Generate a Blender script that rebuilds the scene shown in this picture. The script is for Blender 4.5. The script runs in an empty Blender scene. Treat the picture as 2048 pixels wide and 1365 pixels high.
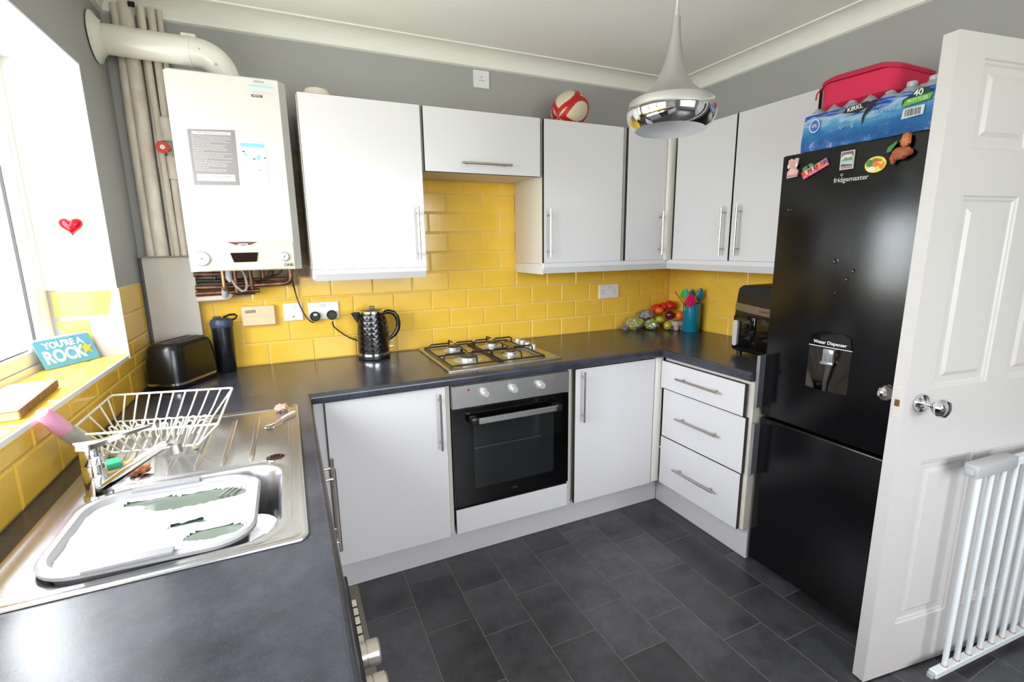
import bpy, bmesh, math, random
from mathutils import Vector, Matrix
random.seed(7)
PI=math.pi
sc=bpy.context.scene
COL=sc.collection
# ------------------------------------------------------------------ camera
def set_camera():
    yaw,pitch,roll=[math.radians(a) for a in (24.705,11.08,-0.807)]
    F=Vector((math.sin(yaw)*math.cos(pitch),math.cos(yaw)*math.cos(pitch),-math.sin(pitch)))
    R0=Vector((math.cos(yaw),-math.sin(yaw),0)); U0=R0.cross(F)
    R=math.cos(roll)*R0+math.sin(roll)*U0; U=-math.sin(roll)*R0+math.cos(roll)*U0
    cd=bpy.data.cameras.new('camera'); cam=bpy.data.objects.new('camera',cd); COL.objects.link(cam)
    M=Matrix((R,U,-F)).transposed().to_4x4(); M.translation=Vector((0.5596,-2.5598,1.4534))
    cam.matrix_world=M; cd.sensor_width=36; cd.lens=965.7*36/2048; cd.clip_start=.01
    sc.camera=cam
set_camera()
# ------------------------------------------------------------------ world
wd=bpy.data.worlds.new('overcast_sky'); sc.world=wd; wd.use_nodes=True
nt=wd.node_tree; nt.nodes.clear()
tc=nt.nodes.new('ShaderNodeTexCoord'); sx=nt.nodes.new('ShaderNodeSeparateXYZ'); nt.links.new(tc.outputs['Generated'],sx.inputs[0])
cr=nt.nodes.new('ShaderNodeValToRGB'); nt.links.new(sx.outputs['Z'],cr.inputs[0])
cr.color_ramp.elements[0].position=0.0; cr.color_ramp.elements[0].color=(.20,.24,.13,1)
cr.color_ramp.elements[1].position=.06; cr.color_ramp.elements[1].color=(.84,.92,1,1)
e=cr.color_ramp.elements.new(1.0); e.color=(1,.985,.97,1)
bg=nt.nodes.new('ShaderNodeBackground'); bg.inputs[1].default_value=9.0
nt.links.new(cr.outputs[0],bg.inputs[0]); ow=nt.nodes.new('ShaderNodeOutputWorld'); nt.links.new(bg.outputs[0],ow.inputs[0])
# daylight entering through the real window openings (portals sample the sky, area lamps added outside the panes boost it)
def area(name,loc,direction,sx_,sy_,power,col=(1,1,1),portal=False):
    l=bpy.data.lights.new(name,'AREA'); l.shape='RECTANGLE'; l.size=sx_; l.size_y=sy_; l.energy=power; l.color=col
    o=bpy.data.objects.new(name,l); COL.objects.link(o); o.location=loc
    o.rotation_euler=Vector(direction).to_track_quat('-Z','Y').to_euler()
    if portal: l.cycles.is_portal=True
    return o
area('window_daylight',(-.34,-1.42,1.60),(1,0,-.08),2.04,1.0,70,(.92,.96,1))
area('rear_window_daylight',(1.55,-4.45,1.55),(0,1,-.1),1.9,1.2,56,(.97,.98,1))
area('window_portal',(-.30,-1.42,1.57),(1,0,0),2.10,1.0,1,portal=True)
area('rear_window_portal',(1.55,-4.32,1.5),(0,1,0),2.0,1.4,1,portal=True)
sc.view_settings.view_transform='Standard'; sc.view_settings.look='None'
sc.view_settings.gamma=1; sc.view_settings.use_curve_mapping=False
sc.view_settings.exposure=0.08
sc.cycles.max_bounces=10; sc.cycles.diffuse_bounces=5; sc.cycles.glossy_bounces=5
sc.cycles.sample_clamp_indirect=6; sc.cycles.caustics_refractive=False; sc.cycles.caustics_reflective=False
# ------------------------------------------------------------------ materials
def lin(c):
    c=[x/255 for x in c]; return tuple([(x/12.92 if x<=.04045 else ((x+.055)/1.055)**2.4) for x in c])+(1,)
MATS={}
def mat(name,rgb,rough=.5,metal=0,spec=.5,bump=0,bscale=30,var=0,vscale=8,coat=0,trans=0,alpha=1,emit=0,ior=1.45,stretch=None,var2=None):
    if name in MATS: return MATS[name]
    m=bpy.data.materials.new(name); m.use_nodes=True; n=m.node_tree.nodes; L=m.node_tree.links
    b=n['Principled BSDF']; c=lin(rgb) if max(rgb)>1.01 else tuple(rgb)+(1,)
    b.inputs['Base Color'].default_value=c; b.inputs['Roughness'].default_value=rough; b.inputs['Metallic'].default_value=metal
    b.inputs['Specular IOR Level'].default_value=spec; b.inputs['Coat Weight'].default_value=coat
    b.inputs['Transmission Weight'].default_value=trans; b.inputs['Alpha'].default_value=alpha; b.inputs['IOR'].default_value=ior
    if emit: b.inputs['Emission Color'].default_value=c; b.inputs['Emission Strength'].default_value=emit
    if bump or var:
        t=n.new('ShaderNodeTexCoord'); mp=n.new('ShaderNodeMapping'); L.new(t.outputs['Object'],mp.inputs[0])
        if stretch: mp.inputs['Scale'].default_value=stretch
    if bump:
        no=n.new('ShaderNodeTexNoise'); no.inputs['Scale'].default_value=bscale; no.inputs['Detail'].default_value=4
        L.new(mp.outputs[0],no.inputs['Vector']); bp_=n.new('ShaderNodeBump'); bp_.inputs['Strength'].default_value=bump; bp_.inputs['Distance'].default_value=.002
        L.new(no.outputs['Fac'],bp_.inputs['Height']); L.new(bp_.outputs[0],b.inputs['Normal'])
    if var:
        nv=n.new('ShaderNodeTexNoise'); nv.inputs['Scale'].default_value=vscale; nv.inputs['Detail'].default_value=6; nv.inputs['Roughness'].default_value=.65
        L.new(mp.outputs[0],nv.inputs['Vector']); r=n.new('ShaderNodeValToRGB'); L.new(nv.outputs['Fac'],r.inputs[0])
        c2=lin(var2) if var2 else tuple(min(1,x*(1+var)) for x in c[:3])+(1,)
        c1=c if var2 else tuple(x*(1-var) for x in c[:3])+(1,)
        r.color_ramp.elements[0].position=.35; r.color_ramp.elements[0].color=c1; r.color_ramp.elements[1].position=.68; r.color_ramp.elements[1].color=c2
        L.new(r.outputs[0],b.inputs['Base Color'])
    MATS[name]=m; return m
M_ceil=mat('ceiling_paint',(246,243,238),.9,bump=.5,bscale=9)
M_cornice=mat('cornice_paint',(238,236,230),.7)
M_grey=mat('grey_wall_paint',(164,164,162),.75,bump=.15,bscale=60)
M_tile=mat('yellow_glaze',(240,194,72),.16,spec=.5,bump=.12,bscale=14,var=.05,vscale=3)
M_grout=mat('cream_grout',(222,205,170),.85)
M_plaster=mat('bare_brown_plaster',(186,170,150),.9,bump=.5,bscale=40,var=.3,vscale=9,var2=(140,118,98))
M_white=mat('white_gloss_laminate',(217,215,218),.22,spec=.4)
M_edge=mat('dark_door_edge',(44,40,42),.5)
M_carc=mat('cream_carcass_board',(214,208,196),.5)
M_plinth=mat('white_plinth_board',(205,203,206),.35,spec=.3)
M_post=mat('corner_post_white',(224,220,212),.35)
M_steel=mat('brushed_steel',(186,185,184),.34,metal=1)
M_nickel=mat('brushed_nickel_handle',(196,188,178),.28,metal=1)
M_chrome=mat('polished_chrome',(225,225,228),.05,metal=1)
M_black=mat('black_enamel',(22,22,24),.35)
M_blackgl=mat('black_glass',(6,6,7),.06)
M_ovwin=mat('oven_window_glass',(30,33,34),.05)
M_iron=mat('cast_black_wire',(28,28,29),.45)
M_fridge=mat('fridge_black_gloss',(9,9,11),.2,spec=.55,bump=.03,bscale=3)
M_fridgeside=mat('fridge_side_black',(14,14,15),.5)
M_boil=mat('boiler_white_enamel',(208,206,201),.3)
M_boilc=mat('boiler_cream_panel',(208,200,174),.3)
M_flue=mat('flue_white_plastic',(226,224,214),.28)
M_pipe=mat('old_painted_pipe',(226,220,210),.55,var=.25,vscale=16,var2=(196,184,170),bump=.3,bscale=50,stretch=(1,1,.35))
M_copper=mat('old_copper_pipe',(150,104,78),.4,metal=.7,var=.5,vscale=20,var2=(80,62,54))
M_board=mat('grey_boxing_board',(196,192,186),.6)
M_plast=mat('white_socket_plastic',(232,230,232),.3)
M_beige=mat('aged_cream_plastic',(226,200,162),.4)
M_dark=mat('dark_detail',(30,28,28),.5)
M_red=mat('red_plastic',(196,42,44),.35)
M_blackpl=mat('black_plastic',(20,20,21),.3)
M_kettle=mat('kettle_black_gloss',(12,12,13),.2,coat=.25)
M_toast=mat('toaster_black_gloss',(13,12,13),.3,coat=.1)
M_brass=mat('toaster_gold_side',(150,120,52),.3,metal=.6)
M_navy=mat('navy_lid_plastic',(58,66,88),.4)
M_door=mat('door_white_paint',(204,200,199),.4,bump=.12,bscale=70)
M_gate=mat('gate_white_enamel',(226,232,236),.3)
M_gateg=mat('gate_grey_plastic',(176,176,178),.45)
M_frame=mat('white_upvc',(240,240,238),.3)
M_wtxt=mat('white_print',(235,235,235),.6)
M_ktxt=mat('dark_print',(60,58,60),.6)
M_lampg=mat('pendant_satin_silver',(178,178,178),.42,metal=.75)
M_lampw=mat('pendant_inside_white',(225,226,232),.5)
M_rackw=mat('rack_white_coating',(236,234,222),.35)
def worktop_mat():
    m=bpy.data.materials.new('charcoal_laminate'); m.use_nodes=True; n=m.node_tree.nodes; L=m.node_tree.links; b=n['Principled BSDF']
    t=n.new('ShaderNodeTexCoord')
    a=n.new('ShaderNodeTexNoise'); a.inputs['Scale'].default_value=6; a.inputs['Detail'].default_value=8; a.inputs['Roughness'].default_value=.7; L.new(t.outputs['Object'],a.inputs['Vector'])
    r=n.new('ShaderNodeValToRGB'); r.color_ramp.elements[0].position=.35; r.color_ramp.elements[0].color=lin((44,45,53)); r.color_ramp.elements[1].position=.7; r.color_ramp.elements[1].color=lin((66,68,80)); L.new(a.outputs['Fac'],r.inputs[0]); L.new(r.outputs[0],b.inputs['Base Color'])
    f=n.new('ShaderNodeTexNoise'); f.inputs['Scale'].default_value=420; f.inputs['Detail'].default_value=3; L.new(t.outputs['Object'],f.inputs['Vector'])
    v=n.new('ShaderNodeTexNoise'); v.inputs['Scale'].default_value=700; v.inputs['Detail'].default_value=1; L.new(t.outputs['Object'],v.inputs['Vector'])
    vr=n.new('ShaderNodeValToRGB'); vr.color_ramp.elements[0].position=.70; vr.color_ramp.elements[0].color=(0,0,0,1); vr.color_ramp.elements[1].position=.76; vr.color_ramp.elements[1].color=(.4,.4,.4,1); L.new(v.outputs['Fac'],vr.inputs[0])  # sparse pale flecks: speckles and sparkle glints painted into the colour
    mx=n.new('ShaderNodeMix'); mx.data_type='RGBA'; L.new(vr.outputs[0],mx.inputs[0]); L.new(r.outputs[0],mx.inputs[6]); mx.inputs[7].default_value=(.35,.36,.40,1); L.new(mx.outputs[2],b.inputs['Base Color'])
    bu=n.new('ShaderNodeBump'); bu.inputs['Strength'].default_value=.12; bu.inputs['Distance'].default_value=.0005; L.new(f.outputs['Fac'],bu.inputs['Height']); L.new(bu.outputs[0],b.inputs['Normal'])
    rr=n.new('ShaderNodeMapRange'); rr.inputs[3].default_value=.17; rr.inputs[4].default_value=.30; L.new(a.outputs['Fac'],rr.inputs[0]); L.new(rr.outputs[0],b.inputs['Roughness'])
    b.inputs['Specular IOR Level'].default_value=.5
    return m
M_work=worktop_mat()
def floor_mat():
    m=bpy.data.materials.new('slate_vinyl'); m.use_nodes=True; n=m.node_tree.nodes; L=m.node_tree.links; b=n['Principled BSDF']
    t=n.new('ShaderNodeTexCoord'); oi=n.new('ShaderNodeObjectInfo')
    off=n.new('ShaderNodeVectorMath'); off.operation='ADD'; L.new(t.outputs['Object'],off.inputs[0])
    sc_=n.new('ShaderNodeVectorMath'); sc_.operation='SCALE'; sc_.inputs[3].default_value=9; L.new(oi.outputs['Location'],sc_.inputs[0]); L.new(sc_.outputs[0],off.inputs[1])
    a=n.new('ShaderNodeTexNoise'); a.inputs['Scale'].default_value=9; a.inputs['Detail'].default_value=12; a.inputs['Roughness'].default_value=.8; L.new(off.outputs[0],a.inputs['Vector'])
    r=n.new('ShaderNodeValToRGB'); r.color_ramp.elements[0].position=.3; r.color_ramp.elements[0].color=lin((32,32,35)); r.color_ramp.elements[1].position=.75; r.color_ramp.elements[1].color=lin((82,82,88)); L.new(a.outputs['Fac'],r.inputs[0])
    mr=n.new('ShaderNodeMapRange'); mr.inputs[3].default_value=.62; mr.inputs[4].default_value=1.35; L.new(oi.outputs['Random'],mr.inputs[0])
    hs=n.new('ShaderNodeVectorMath'); hs.operation='SCALE'; L.new(r.outputs[0],hs.inputs[0]); L.new(mr.outputs[0],hs.inputs[3]); L.new(hs.outputs[0],b.inputs['Base Color'])
    f=n.new('ShaderNodeTexNoise'); f.inputs['Scale'].default_value=60; f.inputs['Detail'].default_value=5; L.new(off.outputs[0],f.inputs['Vector'])
    bu=n.new('ShaderNodeBump'); bu.inputs['Strength'].default_value=.35; bu.inputs['Distance'].default_value=.001; L.new(f.outputs['Fac'],bu.inputs['Height']); L.new(bu.outputs[0],b.inputs['Normal'])
    b.inputs['Roughness'].default_value=.36; b.inputs['Specular IOR Level'].default_value=.75
    return m
M_floor=floor_mat()
M_floorj=mat('floor_joint',(128,122,112),.6)
# ------------------------------------------------------------------ mesh builder
class MB:
    def __init__(s): s.v=[];s.f=[];s.mi=[];s.sm=[];s.m=0
    def add(s,vs,fs,smooth=False):
        k=len(s.v); s.v+= [tuple(v) for v in vs]
        for f in fs: s.f.append([i+k for i in f]); s.mi.append(s.m); s.sm.append(smooth)
        return s
    def box(s,x0,x1,y0,y1,z0,z1,bev=0,seg=1,M=None):
        if bev<=0:
            vs=[(x,y,z) for x in (x0,x1) for y in (y0,y1) for z in (z0,z1)]
            fs=[(0,1,3,2),(4,6,7,5),(0,4,5,1),(2,3,7,6),(0,2,6,4),(1,5,7,3)]
        else:
            b=bmesh.new(); bmesh.ops.create_cube(b,size=1)
            for v in b.verts: v.co=Vector(((x0+x1)/2+v.co.x*(x1-x0),(y0+y1)/2+v.co.y*(y1-y0),(z0+z1)/2+v.co.z*(z1-z0)))
            bmesh.ops.bevel(b,geom=b.edges[:],offset=bev,segments=seg,profile=.5,affect='EDGES')
            b.verts.index_update(); vs=[v.co.copy() for v in b.verts]; fs=[[v.index for v in f.verts] for f in b.faces]; b.free()
        if M: vs=[M@Vector(v) for v in vs]
        return s.add(vs,fs,seg>1)
    def tube(s,pts,r,seg=8,closed=False,smooth=True,caps=True):
        pts=[Vector(p) for p in pts]; n=len(pts); rs=r if isinstance(r,(list,tuple)) else [r]*n
        up=None; vs=[]
        for i,p in enumerate(pts):
            if closed: d=(pts[(i+1)%n]-pts[i-1])
            else: d=pts[min(i+1,n-1)]-pts[max(i-1,0)]
            d.normalize()
            if up is None:
                up=Vector((0,0,1)) if abs(d.z)<.9 else Vector((1,0,0))
            a=(up-d*up.dot(d))
            if a.length<1e-6: a=Vector((1,0,0)) if abs(d.x)<.9 else Vector((0,1,0)); a=a-d*a.dot(d)
            a.normalize(); up=a; b=d.cross(a)
            for k in range(seg):
                t=2*PI*k/seg; vs.append(p+(a*math.cos(t)+b*math.sin(t))*rs[i])
        fs=[]
        m=n if closed else n-1
        for i in range(m):
            j=(i+1)%n
            for k in range(seg): l=(k+1)%seg; fs.append((i*seg+k,i*seg+l,j*seg+l,j*seg+k))
        if not closed and caps: fs+= [list(range(seg))[::-1],[(n-1)*seg+k for k in range(seg)]]
        return s.add(vs,fs,smooth)
    def cyl(s,a,b,r,seg=16,smooth=True): return s.tube([a,b],r,seg,smooth=smooth)
    def loft(s,loops,smooth=True,cap0=True,cap1=True,wrap=True):
        n=len(loops[0]); vs=[p for l in loops for p in l]; fs=[]
        for i in range(len(loops)-1):
            for k in range(n if wrap else n-1):
                l=(k+1)%n; fs.append((i*n+k,i*n+l,(i+1)*n+l,(i+1)*n+k))
        s.add(vs,fs,smooth)
        if cap0: s.add(loops[0],[list(range(n))[::-1]])
        if cap1: s.add(loops[-1],[list(range(n))])
        return s
    def lathe(s,prof,c=(0,0,0),seg=32,M=None,smooth=True,close=False):
        c=Vector(c); loops=[[ (Vector((r*math.cos(2*PI*k/seg),r*math.sin(2*PI*k/seg),z))) for k in range(seg)] for r,z in prof]
        loops=[[ (M@p if M else p)+c for p in l] for l in loops]
        return s.loft(loops,smooth,cap0=close or prof[0][0]>1e-4 and close,cap1=close)
    def prism(s,poly,fr,d0,d1,smooth=False):
        "poly: 2-D outline; fr: 4x4 frame; extruded along frame z"
        a=[fr@Vector((u,v,d0)) for u,v in poly]; b=[fr@Vector((u,v,d1)) for u,v in poly]
        return s.loft([a,b],smooth)
    def build(s,name,mats,parent=None,loc=(0,0,0),M=None,recalc=True,autos=None):
        me=bpy.data.meshes.new(name)
        off=Vector(loc) 
        vs=[Vector(v)-off for v in s.v]
        if M: vs=[M@v for v in vs]
        me.from_pydata([tuple(v) for v in vs],[],s.f)
        if not isinstance(mats,(list,tuple)): mats=[mats]
        for m in mats: me.materials.append(m)
        me.polygons.foreach_set('material_index',s.mi); me.polygons.foreach_set('use_smooth',s.sm)
        if recalc:
            b=bmesh.new(); b.from_mesh(me); bmesh.ops.remove_doubles(b,verts=b.verts,dist=1e-6); bmesh.ops.recalc_face_normals(b,faces=b.faces); b.to_mesh(me); b.free()
        if any(s.sm): me.set_sharp_from_angle(angle=math.radians(38))
        o=bpy.data.objects.new(name,me); COL.objects.link(o)
        if parent: o.parent=parent
        else: o.location=off
        return o
def frame(o,r,u):
    r=Vector(r).normalized(); u=Vector(u).normalized(); n=r.cross(u)
    m=Matrix((r,u,n)).transposed().to_4x4(); m.translation=Vector(o); return m
def tag(o,label=None,cat=None,group=None,kind=None):
    if label: o['label']=label
    if cat: o['category']=cat
    if group: o['group']=group
    if kind: o['kind']=kind
    return o
def thing(name,label,cat,loc=(0,0,0),rz=0,group=None):
    o=bpy.data.objects.new(name,None); COL.objects.link(o); o.location=loc; o.rotation_euler=(0,0,rz); o.empty_display_size=.05
    return tag(o,label,cat,group)
def part(name,mb,mats,root,world=True):
    """world=True: vertices given in room coordinates of an unrotated thing"""
    return mb.build(name,mats,root,loc=root.location if world else (0,0,0))
def sub(name,mb,mats,parent,root):
    return mb.build(name,mats,parent,loc=root.location)
def rrect(x0,x1,y0,y1,r,z,n=5):
    pts=[]
    for cx,cy,a in ((x1-r,y1-r,0),(x0+r,y1-r,PI/2),(x0+r,y0+r,PI),(x1-r,y0+r,1.5*PI)):
        for k in range(n+1):
            t=a+PI/2*k/n; pts.append((cx+r*math.cos(t),cy+r*math.sin(t),z))
    return pts
def textmesh(body,size,fr,m,parent,root,name='lettering',align='CENTER',ext=.0003,bold=0,sx=1,world=True):
    cu=bpy.data.curves.new(name,'FONT'); cu.body=body; cu.size=size; cu.align_x=align; cu.align_y='CENTER'; cu.extrude=ext; cu.offset=bold; cu.resolution_u=3
    t=bpy.data.objects.new('t',cu); COL.objects.link(t)
    dg=bpy.context.evaluated_depsgraph_get(); me=bpy.data.meshes.new_from_object(t.evaluated_get(dg)); bpy.data.objects.remove(t); 
    S=Matrix.Diagonal((sx,1,1,1)); me.transform(fr@S)
    if world: me.transform(Matrix.Translation(-Vector(root.location)))
    me.materials.clear(); me.materials.append(m)
    o=bpy.data.objects.new(name,me); COL.objects.link(o); o.parent=parent
    return o
BK=lambda x,y,z: frame((x,y,z),(1,0,0),(0,0,1))      # faces the camera side (-y)
RT=lambda x,y,z: frame((x,y,z),(0,-1,0),(0,0,1))     # on something facing -x
SM=lambda y: None
# ------------------------------------------------------------------ room shell
X1=2.93; YB=-4.2; CZ=2.443
def struct(name,mb,m): 
    o=mb.build(name,m); tag(o,kind='structure'); return o
fl=MB(); fl.box(-.02,4.2,YB,0,-.05,-.0006); floor=struct('floor',fl,M_floorj)
xs=[.515,.715,.915,1.1135,1.3145,1.515,1.7175,1.9105,2.112,2.312,2.512,2.712,2.928]
joints={2:[-.66,-.963,-1.27,-1.575,-1.98,-2.3,-2.7],1:[-.8,-1.2,-1.5,-1.9,-2.2,-2.6],3:[-.812,-1.07,-1.375,-1.78,-2.04,-2.44],4:[-.922,-1.224,-1.63,-1.93,-2.24,-2.6],
 5:[-.715,-1.127,-1.38,-1.78,-2.08,-2.5],6:[-.62,-1.018,-1.274,-1.68,-1.98,-2.4],7:[-.813,-1.067,-1.474,-1.78,-2.1,-2.5],
 8:[-.916,-1.325,-1.573,-1.98,-2.3,-2.7],9:[-.65,-1.114,-1.42,-1.82,-2.1,-2.5],10:[-.8,-1.25,-1.6,-1.95,-2.3,-2.7],11:[-1.2,-1.6,-1.9,-2.3,-2.6],12:[-1.2,-1.5,-1.9,-2.2,-2.6],0:[-1,-1.4,-1.8,-2.2,-2.6]}
tcache={}
def floor_tile(x0,x1,y0,y1):
    w=round(x1-x0,3); d=round(y1-y0,3); k=(w,d); g=.0011
    if k not in tcache:
        b=MB(); b.box(-w/2+g,w/2-g,-d/2+g,d/2-g,-.004,0,.0003); o=b.build('tile',M_floor,floor); tcache[k]=o.data
    else: o=bpy.data.objects.new('tile',tcache[k]); COL.objects.link(o); o.parent=floor
    o.location=((x0+x1)/2,(y0+y1)/2,0)
for c in range(1,len(xs)-1):
    js=[-.5]+joints[c]+[-3.1,-3.5,-3.85,-4.19]
    for a,b in zip(js[:-1],js[1:]): floor_tile(xs[c],xs[c+1],b,a)
ce=MB(); ce.box(-.02,4.2,YB,0.02,CZ,CZ+.05); struct('ceiling',ce,M_ceil)
# back wall
wb=MB(); wb.box(-.3,4.2,.0075,.12,0,CZ+.02); wall_back=struct('wall_back',wb,M_grey)
# left wall with window opening  y -2.13..-.37, z 1.06..2.07
WY0,WY1,WZ0,WZ1=-2.47,-.37,1.064,2.07
wl=MB()
wl.box(-.35,-.0075,YB,WY0,0,CZ+.02); wl.box(-.35,-.0075,WY1,.0075,0,CZ+.02); wl.box(-.35,-.0075,WY0,WY1,0,WZ0-.012); wl.box(-.35,-.0075,WY0,WY1,WZ1,CZ+.02)
wall_left=struct('wall_left',wl,M_grey)
wr=MB(); DY0,DY1,DZ=-2.71,-1.925,2.0
wr.box(X1+.0075,X1+.12,DY1,.0075,0,CZ+.02); wr.box(X1+.0075,X1+.12,YB,DY0,0,CZ+.02); wr.box(X1+.0075,X1+.12,DY0,DY1,DZ,CZ+.02)
wall_right=struct('wall_right',wr,M_grey)
wq=MB(); RX0,RX1,RZ0,RZ1=.55,2.55,.8,2.2
wq.box(-.3,RX0,YB-.12,YB,0,CZ); wq.box(RX1,4.2,YB-.12,YB,0,CZ); wq.box(RX0,RX1,YB-.12,YB,0,RZ0); wq.box(RX0,RX1,YB-.12,YB,RZ1,CZ)
struct('wall_rear',wq,M_grey)
wh=MB(); wh.box(4.1,4.2,YB,0,0,CZ+.02); struct('wall_hall',wh,mat('hall_wall_paint',(214,212,206),.8))
# rear window frame + bars
def window(name,fr,w,h,mull,tr,fw=.05,parentloc=(0,0,0)):
    b=MB()
    def bar(u0,u1,v0,v1,d0=-.035,d1=.035): b.loft([[fr@Vector(p) for p in ((u0,v0,d),(u1,v0,d),(u1,v1,d),(u0,v1,d))] for d in (d0,d1)],False)
    bar(0,w,0,fw); bar(0,w,h-fw,h); bar(0,fw,fw,h-fw); bar(w-fw,w,fw,h-fw)
    for m in mull: bar(m-.035,m+.035,fw,h-fw)
    for t in tr: bar(fw,w-fw,t-.02,t+.02)
    o=b.build(name,M_frame); tag(o,kind='structure')
    return o,fr,bar
M_glass=mat('window_glass',(250,252,255),.0,trans=1,alpha=.12,ior=1.01)
def glass(o,fr,w,h):
    g=MB(); g.loft([[fr@Vector(p) for p in ((.03,.03,d),(w-.03,.03,d),(w-.03,h-.03,d),(.03,h-.03,d))] for d in (-.003,.003)],False)
    x=g.build('pane',M_glass,o); return x
o1,f1,_=window('window_1',frame((-.235,WY0,WZ0),(0,1,0),(0,0,1)),WY1-WY0,WZ1-WZ0,[.70,1.40],[],.035)
# opening sashes with dark gasket
for (a,b_) in ((.035,.665),(.735,1.365),(1.435,WY1-WY0-.035)):
    s_=MB(); H=WZ1-WZ0
    def fb(u0,u1,v0,v1,d0,d1): s_.loft([[f1@Vector(p) for p in ((u0,v0,d),(u1,v0,d),(u1,v1,d),(u0,v1,d))] for d in (d0,d1)],False)
    q=.04; v0,v1=.038,H-.038
    fb(a,b_,v0,v0+q,-.03,.030);fb(a,b_,v1-q,v1,-.03,.030);fb(a,a+q,v0+q,v1-q,-.03,.030);fb(b_-q,b_,v0+q,v1-q,-.03,.030)
    so=s_.build('sash',M_frame,o1)
    s_=MB(); a2,b2=a+q,b_-q; w0,w1=v0+q,v1-q; t=.004
    fb(a2,b2,w0,w0+t,.004,.012);fb(a2,b2,w1-t,w1,.004,.012);fb(a2,a2+t,w0,w1,.004,.012);fb(b2-t,b2,w0,w1,.004,.012)
    s_.build('gasket',M_dark,so)
glass(o1,f1,WY1-WY0,WZ1-WZ0)
o2,f2,_=window('window_2',frame((RX1,YB-.06,RZ0),(-1,0,0),(0,0,1)),RX1-RX0,RZ1-RZ0,[.66,1.34],[.95],.06); glass(o2,f2,RX1-RX0,RZ1-RZ0)
# white plastered reveal (soffit + far cheek above tiles) and sill board
rv=MB(); rv.box(-.2,-.0015,WY0,WY1-.0075,WZ1-.006,WZ1+.0,0); rv.box(-.2,-.0015,WY1-.006,WY1+.001,1.326,WZ1); rv.box(-.2,-.0015,WY0-.001,WY0+.006,WZ0,WZ1)
rvo=rv.build('reveal_plaster',mat('reveal_white_paint',(236,236,236),.8),wall_left)
tr=MB(); tr.box(-.004,.003,WY0,WY1-.035,WZ0+.001,WZ0+.015,.001); tr.box(-.004,.003,WY1-.006,WY1+.002,WZ0,1.325,.001)
tr.build('tile_trim',mat('white_edge_trim',(240,240,238),.3),wall_left)
# cornices
def cornice(name,axis):
    P=[(0,0),(0,-.075)]
    for k in range(9):
        t=PI/2*k/8; P.append((.014+.076*(1-math.cos(t)),-.07+.062*math.sin(t)))
    P+=[(.102,-.008),(.102,0)]
    b=MB()
    if axis=='b': L=[[(x,.0075-p,CZ+.002+q) for p,q in P] for x in (-.0075+0,X1+.0)]; 
    if axis=='r': L=[[(X1+.0075-p,y,CZ+.002+q) for p,q in P] for y in (YB,.0)]
    if axis=='l': L=[[(-.0075+p,y,CZ+.002+q) for p,q in P] for y in (YB,0)]
    b.loft(L,False); o=b.build(name,M_cornice); tag(o,kind='structure'); return o
for i,a in enumerate('brl'): cornice('trim_%d'%(i+1),a)
# door frame round the doorway on the right wall
df=MB(); df.box(X1-.008,X1+.13,DY1-.03,DY1+.03,0,DZ+.03,.003); df.box(X1-.008,X1+.13,DY0-.03,DY0+.03,0,DZ+.03,.003); df.box(X1-.008,X1+.13,DY0,DY1,DZ-.03,DZ+.03,.003)
struct('trim_4',df,M_door)
# ------------------------------------------------------------------ wall tiles
tc2={}
def tile_mesh(w,h):
    k=(round(w,3),round(h,3))
    if k not in tc2:
        g=.0014; b=MB(); x=w/2-g; y=h/2-g; e=min(.006,x*.4,y*.4)
        lo=[(-x,-y),(x,-y),(x,y),(-x,y)]; li=[(-x+e,-y+e),(x-e,-y+e),(x-e,y-e),(-x+e,y-e)]
        b.loft([[(u,v,-.006) for u,v in lo],[(u,v,-.0022) for u,v in lo],[(u,v,0) for u,v in li]],False,cap0=False)
        m=b.build('tile',M_tile); me=m.data; bpy.data.objects.remove(m); tc2[k]=me
    return tc2[k]
def put_tile(fr,u0,u1,v0,v1,par):
    if u1-u0<.012 or v1-v0<.012: return
    o=bpy.data.objects.new('tile',tile_mesh(u1-u0,v1-v0)); COL.objects.link(o); o.parent=par
    j=random.uniform
    o.matrix_local=fr@Matrix.Translation(((u0+u1)/2,(v0+v1)/2,j(-.0005,.0003)))@Matrix.Rotation(j(-.0035,.0035),4,'X')@Matrix.Rotation(j(-.003,.003),4,'Y')
def tile_field(fr,par,rects,pitch,ph,rows):
    """rects: list of (u0,u1,v0,v1) areas; rows: list of (v0,v1,phase)"""
    for v0,v1,p in rows:
        runs=[]
        for (a,b,c,d) in sorted(rects):
            V0,V1=max(v0,c),min(v1,d)
            if V1-V0<.012: continue
            if runs and abs(runs[-1][1]-a)<1e-4 and abs(runs[-1][2]-V0)<.012 and abs(runs[-1][3]-V1)<.012: runs[-1][1]=b
            else: runs.append([a,b,V0,V1])
        for a,b,V0,V1 in runs:
            k=math.floor((a-ph-p)/pitch)
            while ph+p+k*pitch<b:
                u0=max(a,ph+p+k*pitch); u1=min(b,ph+p+(k+1)*pitch)
                put_tile(fr,u0,u1,V0,V1,par); k+=1
ROW=[(.91,1.016,0)]+[(1.016+i*.103,1.016+(i+1)*.103,(.5 if i%2==0 else 0)) for i in range(8)]
rowsb=[(a,b,p*.203) for a,b,p in ROW]
def grout(fr,rects,par):
    g=MB()
    for a,b,c,d in rects: g.loft([[fr@Vector(p) for p in ((a,c,z),(b,c,z),(b,d,z),(a,d,z))] for z in (-.007,-.0035)],False)
    g.build('grout',M_grout,par)
FB=BK(0,0,0)
rb=[(.19,.40,.91,1.240),(.40,.61,.91,1.285),(.61,1.163,.91,1.3245),(1.163,1.775,.91,1.80),(1.775,X1,.91,1.345)]
tile_field(FB,wall_back,rb,.203,1.464,rowsb); grout(FB,rb+[(X1,X1+.007,.91,1.345)],wall_back)
FR=RT(X1,0,0)
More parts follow.
